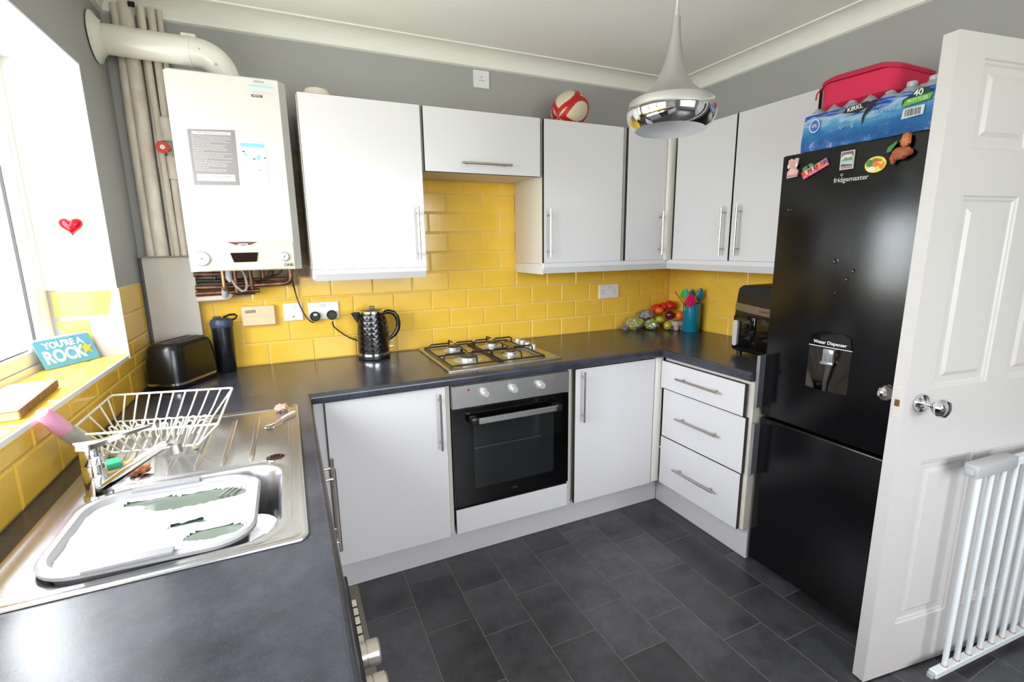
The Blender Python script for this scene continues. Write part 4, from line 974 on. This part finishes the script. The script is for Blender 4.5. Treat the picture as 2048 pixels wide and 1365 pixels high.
# heart on reveal
def heart():
    t=thing('heart_ornament','shiny red heart ornament stuck on the white window reveal','ornament',(-.098,-.372,1.545))
    P=[]
    for k in range(40):
        a=2*PI*k/40; P.append((16*math.sin(a)**3,13*math.cos(a)-5*math.cos(2*a)-2*math.cos(3*a)-math.cos(4*a)))
    L=[]
    fr=BK(-.098,-.372,1.545)
    for s,d in ((1,0),(.99,.004),(.88,.012),(.65,.018),(.35,.021),(.05,.022)): L.append([fr@Vector((u*s*.0021,(v*s-1*(1-s))*.0021,d)) for u,v in P])
    b=MB(); b.loft(L,True); part('heart',b,mat('heart_red_foil',(206,30,40),.12,metal=.6),t)
heart()
# ------------------------------------------------------------------ rugby ball, bowl on cabinets
def rugby():
    mw=mat('ball_cream',(214,204,178),.45); mr_=mat('ball_red',(190,26,30),.4)
    t=thing('rugby_ball','red and cream rugby ball on top of the wall cupboards','ball',(2.012,-.185,2.164),0)
    A=Matrix.Rotation(math.radians(28),4,'Z')@Matrix.Rotation(math.radians(64),4,'Y'); b=MB(); NS,NR=112,64
    P=lambda i,k: A@Vector((.092*math.sin(PI*i/NR)*math.cos(2*PI*k/NS),.092*math.sin(PI*i/NR)*math.sin(2*PI*k/NS),-.132*math.cos(PI*i/NR)))
    vs=[P(i,k) for i in range(NR+1) for k in range(NS)]; b.v=[tuple(v) for v in vs]
    for i in range(NR):
        for k in range(NS):
            l=(k+1)%NS; q=math.degrees(2*PI*(k+.5)/NS)+38; th=((q%90)-45)/45; ax=-math.cos(PI*(i+.5)/NR)
            r1=math.hypot((ax+.34)/.62,th/.80); r2=math.hypot((ax-.62)/.24,(abs(th)-1)/.42)
            red=(.90<r1<1.40 or r1>1.56) and not r2<.42
            if .0<r2-.42<.18: red=True
            b.f.append([i*NS+k,i*NS+l,(i+1)*NS+l,(i+1)*NS+k]); b.mi.append(1 if red else 0); b.sm.append(True)
    part('skin',b,[mw,mr_],t,False)
    # lace seams
    b=MB(); b.tube([A@Vector((.0925*math.sin(a)*math.cos(2.2),.0925*math.sin(a)*math.sin(2.2),-.1325*math.cos(a))) for a in [PI*k/24 for k in range(2,23)]],.0012,6); part('seam',b,mat('seam_tan',(160,130,96),.7),t,False)
rugby()
t=thing('white_bowl','small white upturned bowl on top of the left wall cupboard','bowl',(.745,-.20,2.068))
b=MB(); b.lathe([(.058,0),(.060,.004),(.056,.030),(.046,.048),(.026,.054),(.0,.055)],c=(.745,-.20,2.068),seg=28); part('shell',b,mat('bowl_glaze',(226,214,206),.3),t)
# ------------------------------------------------------------------ pendant lamp
t=thing('pendant_lamp','silver trumpet-shaped pendant lamp with chrome rim hanging from the ceiling','pendant',(1.703,-1.31,CZ))
C=Vector((1.7035,-1.30,0)); s=.1375
Tl=Matrix.Translation((1.7035,-1.30,2.12))@Matrix.Rotation(math.radians(2.2),4,Vector((.41,-.91,0)).cross(Vector((0,0,1))).cross(Vector((0,0,1))))@Matrix.Translation((0,0,-2.12))
def lt(prof,**k):
    return dict(prof=prof)
b=MB(); 
up_=[(.0115,2.130),(.013,2.10),(.017,2.06),(.024,2.02),(.034,1.985),(.050,1.95),(.068,1.925),(.092,1.906),(.115,1.893),(.1285,1.884)]
b.lathe(up_,M=Tl,seg=48); part('shade',b,M_lampg,t)
b=MB(); b.lathe([(.1285,1.884),(.1345,1.870),(.1355,1.852),(.131,1.834),(.121,1.816),(.107,1.804),(.1055,1.804)],M=Tl,seg=64); part('chrome_rim',b,M_chrome,t)
b=MB(); b.lathe([(.1055,1.804),(.118,1.816),(.128,1.836),(.131,1.855),(.126,1.87),(.100,1.892),(.06,1.92),(.03,1.95),(.0,1.96)],M=Tl,seg=48); part('inner_liner',b,M_lampw,t)
b=MB(); b.tube([(1.7035,-1.30,2.12),(1.7035,-1.30,2.16)],.007,12); part('cord_grip',b,M_chrome,t)
b=MB(); b.tube([(1.7035,-1.30,2.15),(1.7035,-1.30,CZ-.02)],.0028,8); part('flex',b,mat('cream_flex',(214,204,182),.5),t)
b=MB(); b.lathe([(.045,CZ-.001),(.044,CZ-.012),(.02,CZ-.026),(0,CZ-.028)],c=(1.7035,-1.30,0),seg=28); part('ceiling_rose',b,M_plast,t)
b=MB(); b.lathe([(.012,1.93),(.013,1.915),(.027,1.885),(.030,1.865),(.024,1.845),(0,1.837)],c=(1.7035,-1.30,0),seg=20); part('bulb',b,mat('bulb_glass',(240,238,230),.2),t)
# ------------------------------------------------------------------ utensil crock + tools
cx,cy=2.845,-.300
t=thing('utensil_pot','teal cylindrical utensil pot in the right corner','pot',(cx,cy,.911))
b=MB(); b.lathe([(0,0),(.050,0),(.052,.003),(.0535,.180),(.0510,.180),(.049,.010),(0,.010)],c=(cx,cy,.911),seg=36); part('pot_wall',b,mat('teal_gloss',(22,122,148),.14),t)
def utensil(name,label,col,base,top,head,m=None):
    t=thing(name,label,'utensil',base,group='kitchen tools in the teal pot')
    m=mat(name+'_%d'%(col[0]+col[1]*3),col,.4); bv,tv=Vector(base),Vector(top); d=(tv-bv).normalized()
    b=MB(); b.tube([bv,tv],[.0045,.0042],10); part('handle',b,m,t)
    w,l,th,side=head; side=Vector(side); side=(side-d*side.dot(d)).normalized(); n=side.cross(d)
    L=[]
    for k in range(9):
        s_=k/8; ww=w*math.sin(PI*min(.98,max(.05,s_**.8)))**.6+.001; c=tv-d*.01+d*l*s_
        L.append([c+side*ww*math.cos(a)+n*(th*math.sin(a)) for a in [2*PI*q/12 for q in range(12)]])
    b=MB(); b.loft(L,True); part('head',b,m,t); return t,d,side,n,tv
utensil('spatula','green spatula sticking out on the left of the teal pot',(130,190,60),(cx-.02,cy,.925),(2.775,-.29,1.135),(.020,.055,.004,(1,-.3,.4)))
utensil('ladle','mint green ladle curving over the pink slotted spoon',(50,190,164),(cx+.005,cy-.01,.925),(2.800,-.310,1.100),(.017,.100,.006,(1,-.3,.8)))
r_=utensil('slotted_spoon','bright pink slotted spoon in the teal pot',(226,36,96),(cx+.01,cy+.01,.925),(2.796,-.335,1.085),(.031,.088,.004,(.8,-.6,.0)))
t_,d_,s_,n_,v_=r_
b=MB()
for q in range(3):
    for w_ in (-.009,.009): b.cyl(v_+d_*(.02+.018*q)+s_*w_-n_*.0046,v_+d_*(.02+.018*q)+s_*w_+n_*.0046,.003,8)
part('slot',b,mat('slot_purple',(130,30,100),.5),t_)
utensil('spoon','dark teal spoon behind the mint ladle',(30,140,150),(cx+.0,cy+.02,.925),(2.868,-.27,1.115),(.020,.07,.006,(.8,-.6,0)))
utensil('turner','slate blue turner on the right of the teal pot',(46,116,140),(cx+.02,cy-.01,.925),(2.875,-.325,1.110),(.021,.085,.005,(.8,-.6,0)))
t=thing('skewer','thin red straw leaning out of the teal pot to the left','straw',(2.805,-.31,1.0),group='kitchen tools in the teal pot')
b=MB(); b.tube([(2.83,-.305,1.02),(2.700,-.30,1.170)],.0026,8); part('stick',b,mat('red_straw',(200,40,40),.4),t)
# ------------------------------------------------------------------ fruit and bags
def bag(name,label,c,s,col,col2,seed,knot=None):
    t=thing(name,label,'bag',(c[0],c[1],.912),group='fruit bags in the corner')
    m=bpy.data.materials.new('bag_film_%d'%seed); m.use_nodes=True; n=m.node_tree.nodes; L=m.node_tree.links; b_=n['Principled BSDF']
    tc_=n.new('ShaderNodeTexCoord'); no=n.new('ShaderNodeTexNoise'); no.inputs['Scale'].default_value=26; no.inputs['Detail'].default_value=4; L.new(tc_.outputs['Object'],no.inputs['Vector']); r=n.new('ShaderNodeValToRGB')
    r.color_ramp.elements[0].position=.42; r.color_ramp.elements[0].color=lin(col); r.color_ramp.elements[1].position=.58; r.color_ramp.elements[1].color=lin(col2); L.new(no.outputs['Fac'],r.inputs[0]); L.new(r.outputs[0],b_.inputs['Base Color'])
    b_.inputs['Roughness'].default_value=.22; b_.inputs['Coat Weight'].default_value=.5
    bu=n.new('ShaderNodeBump'); bu.inputs['Strength'].default_value=.9; bu.inputs['Distance'].default_value=.006; n2=n.new('ShaderNodeTexVoronoi'); n2.inputs['Scale'].default_value=55; L.new(tc_.outputs['Object'],n2.inputs['Vector']); L.new(n2.outputs['Distance'],bu.inputs['Height']); L.new(bu.outputs[0],b_.inputs['Normal'])
    lump(None,None,None,c,s,m,seed,.4,2.6,28,16,root=t,pname='film')
    if knot: lump(None,None,None,knot,(.022,.018,.014),mat('clear_film_grey',(150,152,150),.2,alpha=.75),seed+2,.9,4,18,10,root=t,pname='gathered_end',flat=True)
    return t
bag('fruit_bag','clear printed bag of green pears nearest the double socket',(2.585,-.075,.953),(.062,.045,.036),(176,182,70),(150,154,150),1,(2.505,-.078,.932))
bag('fruit_bag','green and white printed bag in the middle of the fruit pile',(2.690,-.115,.943),(.050,.045,.032),(150,160,60),(156,160,156),4)
bag('fruit_bag','grey crinkled clear bag on top of the fruit pile',(2.680,-.065,1.002),(.055,.045,.028),(120,126,112),(160,164,168),6)
lump('green_pear','single green pear at the front of the fruit bags','fruit',(2.757,-.190,.940),(.028,.027,.029),mat('pear_green',(168,166,60),.3,coat=.3),2,.06,1.2)
lump('green_pear','green pear under the dark plum','fruit',(2.722,-.155,.978),(.030,.027,.022),mat('pear_green',(168,166,60),.3,coat=.3),8,.06,1.2)
lump('plum','dark purple plum resting on the fruit pile','fruit',(2.776,-.185,1.006),(.033,.032,.031),mat('plum_purple',(88,20,36),.18,coat=.4),3,.03,1)
lump('orange','orange wedged on the egg box beside the teal pot','fruit',(2.836,-.205,1.000),(.030,.030,.031),mat('orange_peel',(238,110,28),.4,bump=.3,bscale=180),4,.02,1)
lump('orange','orange inside the red net at the back','fruit',(2.748,-.115,1.030),(.030,.028,.022),mat('orange_peel',(238,110,28),.4,bump=.3,bscale=180),5,.02,1)
t=thing('fruit_net','red mesh net of oranges on the fruit pile by the wall','net bag',(2.80,-.09,1.03))
for i,(x,y,z,a) in enumerate(((2.745,-.095,1.04,.035),(2.80,-.090,1.045,.036),(2.852,-.10,1.055,.038))): lump(None,None,None,(x,y,z),(a,.03,a*.75),mat('red_net',(214,44,34),.5,bump=1,bscale=90),i+11,.35,3,22,12,root=t,pname='net_fold')
t=thing('egg_box','grey-pink moulded egg box under the orange','egg box',(2.835,-.205,.912))
b=MB()
for i in range(3):
    for j in range(2):
        x=2.792+.044*i; y=-.230+.046*j; b.lathe([(.012,.912),(.014,.914),(.022,.945)],c=(x,y,0),seg=10,smooth=False)
b.box(2.768,2.902,-.256,-.162,.943,.947); m_=mat('egg_box_pulp',(186,164,152),.95,bump=.8,bscale=90)
part('tray',b,m_,t)
b=MB(); b.loft([rrect(2.770,2.900,-.254,-.164,.01,.947),rrect(2.776,2.894,-.248,-.170,.01,.968),rrect(2.786,2.884,-.238,-.180,.01,.970)],False); part('lid',b,m_,t)
# ------------------------------------------------------------------ air fryer
t=thing('air_fryer','black dual-drawer air fryer with silver handles beside the fridge','air fryer',(2.715,-.99,.911),0)
b=MB()
def af(z,e,r=.022): return rrect(2.560+e,2.880-e*.5,-1.140+e,-.842-e,r,z,7)
b.loft([af(.925,.016),af(.935,.004),af(.97,.0),af(1.19,.010),af(1.235,.014),af(1.250,.026),af(1.253,.06,.02)],True); part('body',b,mat('fryer_black',(17,16,16),.28),t)
b=MB()
for x,y in ((2.60,-.875),(2.60,-1.10),(2.85,-.875),(2.85,-1.10)): b.cyl((x,y,.911),(x,y,.928),.013,12)
part('foot',b,M_blackpl,t)
b=MB()
P=[(0.016,1.167),(.10,1.160),(.20,1.150),(.288,1.148),(.288,1.112),(.20,1.114),(.10,1.122),(.016,1.131)]
b.prism([(u,v) for u,v in P],RT(2.5675,-.846,0),-.003,.0035); bd=part('trim_band',b,mat('fryer_bronze_band',(126,112,92),.35,metal=.6),t)
textmesh('TOWER',.017,RT(2.5675,-.846,0)@Matrix.Translation((.178,1.133,.004)),mat('band_print',(58,44,34),.6),bd,t)
for y0,y1 in ((-.862,-.985),(-.993,-1.128)):
    b=MB(); b.box(2.5555,2.570,y1,y0,.945,1.105,.004,2); dq=part('drawer',b,M_blackgl,t)
for ya in (-.872,-1.080):
    b=MB(); fr=RT(2.553,ya,.955)
    P=[]; w,h=.0135,.115
    for k in range(9): a=PI+PI*k/8; P.append((w+w*math.cos(a),w+w*math.sin(a)))
    for k in range(9): a=PI*k/8; P.append((w+w*math.cos(a),h+w*math.sin(a)))
    b.prism(P,fr,-.004,.010); hq=part('handle',b,mat('fryer_handle_silver',(206,204,208),.3,metal=.3),t)
# ------------------------------------------------------------------ on the fridge: water pack, pink bag, magnets
def water_pack():
    t=thing('water_pack','blue shrink-wrapped pack of forty water bottles on top of the fridge','water pack',(2.56,-1.47,1.79))
    x0,x1,y0,y1=2.400,2.76,-1.735,-1.245
    from mathutils import noise
    m=bpy.data.materials.new('blue_water_film'); m.use_nodes=True; n=m.node_tree.nodes; L=m.node_tree.links; b_=n['Principled BSDF']
    tc_=n.new('ShaderNodeTexCoord'); mp=n.new('ShaderNodeMapping'); mp.inputs['Scale'].default_value=(6,6,22); L.new(tc_.outputs['Object'],mp.inputs[0]); no=n.new('ShaderNodeTexNoise'); no.inputs['Scale'].default_value=1.0; no.inputs['Detail'].default_value=5; no.inputs['Distortion'].default_value=1.0; L.new(mp.outputs[0],no.inputs['Vector'])
    sp=n.new('ShaderNodeSeparateXYZ'); L.new(tc_.outputs['Object'],sp.inputs[0])
    ma=n.new('ShaderNodeMath'); ma.operation='MULTIPLY_ADD'; ma.inputs[1].default_value=5.6; ma.inputs[2].default_value=-.30; L.new(sp.outputs['Z'],ma.inputs[0])
    mb_=n.new('ShaderNodeMath'); mb_.operation='MULTIPLY_ADD'; mb_.inputs[1].default_value=.75; L.new(no.outputs['Fac'],mb_.inputs[0]); L.new(ma.outputs[0],mb_.inputs[2])
    r=n.new('ShaderNodeValToRGB'); E_=r.color_ramp.elements; E_[0].position=.10; E_[0].color=lin((20,84,150)); E_[1].position=.92; E_[1].color=lin((20,60,170))
    for p,c in ((.35,(36,110,176)),(.55,(86,156,206)),(.66,(170,206,232)),(.74,(16,66,176)),(.84,(30,90,196)),(.88,(150,190,230))): q=E_.new(p); q.color=lin(c)
    L.new(mb_.outputs[0],r.inputs[0]); L.new(r.outputs[0],b_.inputs['Base Color']); b_.inputs['Roughness'].default_value=.2
    n2=n.new('ShaderNodeTexNoise'); n2.inputs['Scale'].default_value=28; n2.inputs['Distortion'].default_value=2; L.new(tc_.outputs['Object'],n2.inputs['Vector']); bu=n.new('ShaderNodeBump'); bu.inputs['Strength'].default_value=.5; bu.inputs['Distance'].default_value=.004; L.new(n2.outputs['Fac'],bu.inputs['Height']); L.new(bu.outputs[0],b_.inputs['Normal'])
    b=MB(); loops=[]
    for j in range(9):
        z=1.791+.135*j/8; e=.004*abs(j-4)/4+(.012 if j==8 else 0)
        P=rrect(x0+e,x1-e,y0+e,y1-e,.03,z,6); Q=[]
        for (x,y,zz) in P: Q.append((x,y,zz))
        loops.append(Q)
    # finer loop around with scalloped bottles
    L2=[]
    for j in range(12):
        z=1.791+.130*j/11; Q=[]
        for k in range(120):
            a=k/120; per=2*((x1-x0)+(y1-y0)); s_=a*per
            if s_<(y1-y0): x,y,nx,ny=x0,y1-s_,-1,0
            elif s_<(y1-y0)+(x1-x0): x,y,nx,ny=x0+(s_-(y1-y0)),y0,0,-1
            elif s_<2*(y1-y0)+(x1-x0): x,y,nx,ny=x1,y0+(s_-(y1-y0)-(x1-x0)),1,0
            else: x,y,nx,ny=x1-(s_-2*(y1-y0)-(x1-x0)),y1,0,1
            bulge=.0045*abs(math.sin(PI*s_/.062))-.012*(j/11)**3+.003*noise.noise(Vector((s_*9,z*20,0)))
            Q.append((x+nx*bulge,y+ny*bulge,z))
        L2.append(Q)
    b.loft(L2,True); w=part('film',b,m,t)
    mcap=mat('clear_film_top',(178,184,194),.2,alpha=.55); mc2=mat('bottle_shoulder',(206,212,220),.15,alpha=.8)
    ii=0
    for i in range(5):
        for j in range(8):
            x=x0+.036+.070*i; y=y1-.030-.061*j
            ht=.004+.008*random.random()+(.016 if j>4 else 0)
            b=MB(); b.lathe([(.029,1.905),(.028,1.918),(.021,1.928),(.014,1.915+ht),(.0135,1.919+ht),(.0145,1.921+ht),(.0145,1.931+ht),(.012,1.933+ht),(0,1.933+ht)],c=(x,y,0),seg=16); part('water_bottle',b,mc2,t)
    b=MB(); vs=[];fs=[]; nx,ny=26,44
    for i in range(nx+1):
        for j in range(ny+1):
            x=x0+.004+(x1-x0-.008)*i/nx; y=y1-.004-(y1-y0-.008)*j/ny
            u=(x-(x0+.036))/.070; v=((y1-.030)-y)/.061
            d=math.hypot((u-round(u))*.07,(v-round(v))*.061)
            edge=min(x-x0,x1-x,y-y0,y1-y)
            z=1.922+.030*max(0,1-d/.034)+.006*noise.noise(Vector((x*30,y*30,0)))+(.010*max(0,(y1-y-.3))/.18)
            z-=max(0,(.02-edge))*.9
            vs.append((x,y,z))
    for i in range(nx):
        for j in range(ny): q=i*(ny+1)+j; fs.append((q,q+1,q+ny+2,q+ny+1))
    b.add(vs,fs,True); part('top_film',b,mcap,t)
    f=RT(x0-.006,y1,1.79)
    def lab(P,m,nm,d=0): b=MB(); b.prism(P,f,d,d+.0006); return sub(nm,b,m,w,t)
    lab([(.335,.082),(.415,.088),(.412,.112),(.400,.128),(.37,.128),(.352,.112),(.335,.104)],mat('label_dark_green',(28,58,50),.4),'count_label')
    lab([(.335,.082),(.412,.090),(.418,.108),(.345,.103)],mat('label_green',(106,180,74),.4),'count_band',.0008)
    textmesh('40',.026,f@Matrix.Translation((.378,.116,.0014)),M_wtxt,w,t,bold=.0006)
    textmesh('BOTTLES',.0135,f@Matrix.Translation((.378,.0965,.0018)),mat('label_palegreen',(196,226,170),.5),w,t,bold=.0004)
    lab([(.338,.046),(.398,.050),(.400,.078),(.342,.076)],mat('barcode_white',(220,222,224),.5),'barcode_label')
    b=MB(); u=.347
    while u<.390: ww=random.choice((.0008,.0014,.002)); b.prism([(u,.052),(u+ww,.052),(u+ww,.073),(u,.073)],f,.0007,.0010); u+=ww+random.choice((.0009,.0016))
    sub('barcode',b,M_dark,w,t)
    lab([(.150,.108),(.20,.100),(.228,.112),(.232,.130),(.160,.124)],mat('brand_flag_dark',(38,30,36),.4),'brand_flag')
    textmesh('KIRKL',.019,f@Matrix.Translation((.190,.1165,.0010))@Matrix.Rotation(.08,4,'Z'),M_wtxt,w,t,bold=.0005)
    lab([(.218,.055),(.226,.085),(.245,.105),(.262,.130),(.244,.128),(.228,.108),(.216,.08)],mat('brand_flag_dark',(38,30,36),.4),'flag_tail')
    textmesh('water',.030,f@Matrix.Translation((.285,.092,.0008)),mat('pale_film_print',(150,192,224),.4),w,t)
    textmesh('spring',.022,f@Matrix.Translation((.165,.066,.0008)),mat('pale_film_print',(150,192,224),.4),w,t)
    textmesh('PURIFIED WATER',.007,f@Matrix.Translation((.265,.064,.0008)),mat('pale_film_print',(150,192,224),.4),w,t)
    b=MB(); b.prism([(.050+.020*math.cos(a),.088+.024*math.sin(a)) for a in [2*PI*k/24 for k in range(24)]],f,0,.0006); sub('round_badge',b,mat('badge_pale',(206,222,236),.4),w,t)
    b=MB(); b.prism([(.050+.016*math.cos(a),.088+.020*math.sin(a)) for a in [2*PI*k/24 for k in range(24)]],f,.0006,.0009); sub('badge_ring',b,mat('badge_blue',(70,110,190),.4),w,t)
    textmesh('0%',.017,f@Matrix.Translation((.050,.088,.0012)),M_wtxt,w,t)
water_pack()
def pink_bag():
    t=thing('lunch_bag','hot pink padded lunch bag behind the water pack','bag',(2.76,-1.40,2.068))
    # sits on the wall cupboard top and the water pack
    b=MB()
    def L(z,e): return [(x,y,z+(.020*math.sin((y+1.50)/.28*PI) if z>2.0 else 0)) for x,y,_ in rrect(2.48+e,2.74-e,-1.505+e*.8,-1.235-e,.05,0,8)]
    b.loft([L(1.948,.016),L(1.962,.002),L(2.005,.0),L(2.030,.0)],True); part('body',b,mat('hot_pink_fabric',(222,42,82),.65,bump=.4,bscale=240),t)
    b=MB(); b.loft([L(2.030,-.004),L(2.042,-.005),L(2.049,.01)],True); part('lid',b,mat('hot_pink_dark',(196,26,66),.6),t)
    b=MB(); b.tube([(2.478,-1.25,2.03),(2.470,-1.24,2.01),(2.474,-1.235,1.99)],.003,6); part('zip_pull',b,M_red,t)
pink_bag()
# magnets
def mag(label,y,z,w,h,col,rot=0,name='fridge_magnet',outline=None,th=.005):
    t=thing(name,label,'magnet',(FXF-.003,y,z),group='fridge magnets')
    fr=RT(FXF-.0005,y,z)@Matrix.Rotation(rot,4,'Z'); P=outline or [(-w/2,-h/2),(w/2,-h/2),(w/2,h/2),(-w/2,h/2)]
    b=MB(); b.prism(P,fr,0,th); f=part('plaque',b,mat('magnet_%d_%d'%(col[0],col[1]),col,.4),t); return t,f,fr
def blob(t,f,fr,pts,col,d0,d1,nm='motif'):
    b=MB(); b.prism(pts,fr,d0,d1); return sub(nm,b,mat('motif_%d_%d_%d'%col,col,.4),f,t)
ell=lambda cx,cy,a,b_,n=20:[(cx+a*math.cos(2*PI*k/n),cy+b_*math.sin(2*PI*k/n)) for k in range(n)]
t,f,fr=mag('pale pink and silver lady-shaped magnet, leftmost on the fridge',-1.233,1.737,.03,.06,(206,170,168),outline=[(-.022,-.036),(.020,-.034),(.024,-.012),(.012,.0),(.020,.012),(.022,.034),(.012,.036),(.002,.030),(-.008,.036),(-.020,.030),(-.018,.012),(-.010,0),(-.022,-.014)])
blob(t,f,fr,ell(.0,.012,.010,.012),(216,150,140),.005,.007); blob(t,f,fr,[(-.018,-.016),(0,-.026),(.020,-.013),(.010,-.004),(-.008,-.004)],(226,176,168),.005,.0065); blob(t,f,fr,ell(-.016,.008,.004,.009),(214,218,214),.005,.008); blob(t,f,fr,ell(.016,.010,.005,.010),(214,218,214),.005,.008)
textmesh('BENIDORM',.009,fr@Matrix.Translation((0,-.029,.0052)),mat('magnet_grey_print',(110,104,110),.5),f,t)
t,f,fr=mag('tilted pink BENIDORM letter magnet, second from the left on the fridge',-1.322,1.722,.10,.028,(232,110,130),rot=.42)
cols_=[(214,60,70),(236,200,120),(70,70,80),(210,210,200),(70,60,70),(220,150,60),(150,110,60),(90,100,180)]
for i,ch in enumerate('BENIDORM'): textmesh(ch,.021,fr@Matrix.Translation((-.043+.0123*i,.003,.0055)),mat('letter_%d'%i,cols_[i],.5),f,t,ext=.001,bold=.0008)
blob(t,f,fr,ell(-.030,.020,.014,.009),(60,130,70),-.0,.004); blob(t,f,fr,ell(-.012,.020,.011,.008),(70,140,76),-.0,.004); blob(t,f,fr,ell(-.03,-.012,.004,.004),(210,40,50),.005,.006); blob(t,f,fr,ell(.010,-.009,.005,.003),(206,70,110),.005,.006)
t,f,fr=mag('small framed lake and hills picture magnet in the middle of the fridge top',-1.437,1.735,.046,.062,(216,212,206),rot=.0)
blob(t,f,fr,[(-.020,-.028),(.020,-.028),(.020,.028),(-.020,.028)],(120,90,96),.005,.0054); blob(t,f,fr,[(-.019,-.018),(.019,-.018),(.019,.010),(.012,.019),(-.012,.019),(-.019,.010)],(206,210,206),.0054,.0058,'panel'); blob(t,f,fr,[(-.018,.000),(-.006,.010),(.004,.006),(.012,.011),(.018,.004),(.018,-.002),(-.018,-.002)],(110,144,96),.0058,.0062,'hill'); blob(t,f,fr,[(-.018,-.002),(.018,-.002),(.018,-.012),(-.018,-.012)],(168,190,200),.0058,.0061,'lake'); blob(t,f,fr,[(-.018,-.012),(.018,-.016),(.018,-.018),(-.018,-.018)],(60,70,66),.0058,.0064,'shore')
textmesh('LAKE DISTRICT',.0062,fr@Matrix.Translation((0,-.0235,.0057)),M_wtxt,f,t)
t,f,fr=mag('round green and yellow magnet with red figures, right of the lake picture',-1.531,1.706,.05,.05,(226,214,70),outline=ell(0,0,.033,.026,28))
for a in ((-.018,.006,.011,.012,(70,130,60)),(.0,.014,.012,.006,(150,110,40)),(-.002,.0,.014,.008,(236,110,40)),(.020,-.004,.008,.013,(238,120,40)),(-.010,-.014,.014,.008,(228,224,210)),(.0,.003,.008,.004,(220,40,36)),(.012,.012,.007,.004,(214,60,40)),(.018,.004,.004,.005,(222,220,60))): blob(t,f,fr,ell(*a[:4],14),a[4],.005,.0056+random.random()*.001)
t=thing('fridge_magnet','bulky terracotta figurine magnet with a green leaf near the fridge top right','magnet',(FXF-.01,-1.61,1.745),group='fridge magnets')
mt=mat('terracotta',(170,92,60),.6,bump=.6,bscale=60)
lump(None,None,None,(FXF-.016,-1.612,1.728),(.014,.030,.019),mt,1,.3,2,18,12,root=t,pname='body'); lump(None,None,None,(FXF-.014,-1.618,1.766),(.011,.015,.021),mat('terracotta_orange',(206,120,62),.5),4,.35,3,18,12,root=t,pname='head')
lump(None,None,None,(FXF-.012,-1.588,1.716),(.012,.010,.018),mt,3,.3,2,14,8,root=t,pname='arm')
b=MB(); b.prism([(-.012,-.016),(.0,-.014),(.014,.012),(.012,.018),(-.010,.0)],RT(FXF-.008,-1.577,1.752)@Matrix.Rotation(-.1,4,'Z'),0,.005); part('leaf',b,mat('leaf_green',(50,130,60),.4),t)
# ------------------------------------------------------------------ appliance under the near worktop
t=thing('washing_machine','dark washing machine under the near left worktop with silver knobs','washing machine',(.31,-2.0,0))
b=MB(); b.box(.03,.600,-2.16,-1.56,.02,.742,.006); b.box(.575,.600,-2.16,-1.56,.742,.862); part('body',b,mat('machine_graphite',(48,47,46),.35),t)
b=MB(); b.lathe([(.160,0),(.178,.003),(.184,.010),(.180,.020),(.165,.024),(.150,.022),(.14,.012)],M=frame((0,0,0),(0,1,0),(0,0,1)),c=(.599,-1.72,.42),seg=40); pd=part('porthole_ring',b,mat('porthole_pale',(170,168,160),.35),t)
b=MB(); b.lathe([(.145,.012),(.12,.020),(.06,.026),(0,.028)],M=frame((0,0,0),(0,1,0),(0,0,1)),c=(.599,-1.72,.42),seg=32); part('door_glass',b,M_blackgl,t)
b=MB(); b.box(.601,.613,-2.15,-1.62,.66,.80,.003); cpn=part('control_panel',b,mat('machine_panel',(34,33,33),.3),t)
for k in range(5): 
    b=MB(); b.box(.612,.629,-1.632-.026*k,-1.612-.026*k,.720,.734,.002); sub('button',b,M_nickel,cpn,t)
for y in (-1.772,-1.850,-1.93):
    b=MB(); M=frame((0,0,0),(0,1,0),(0,0,1)); b.lathe([(0,0),(.022,0),(.022,.012),(.0205,.0125),(.0205,.0145),(.022,.015),(.0215,.034),(.019,.037),(0,.037)],M=M,c=(.612,y,.738),seg=32); sub('knob',b,mat('knob_pearl_metal',(190,182,174),.3,metal=.7),cpn,t)
b=MB(); b.box(.008,.600,-3.19,-2.17,.10,.868,.001); t=thing('base_cabinet','white base unit under the worktop nearest the camera','cabinet',(.3,-2.65,.1),group=GB); part('carcass',b,M_white,t)
b=MB(); b.box(.02,.56,-3.18,-2.18,.0,.10); part('plinth_board',b,M_plinth,t)
# carried copies must know which family of things they are
bpy.context.view_layer.update()
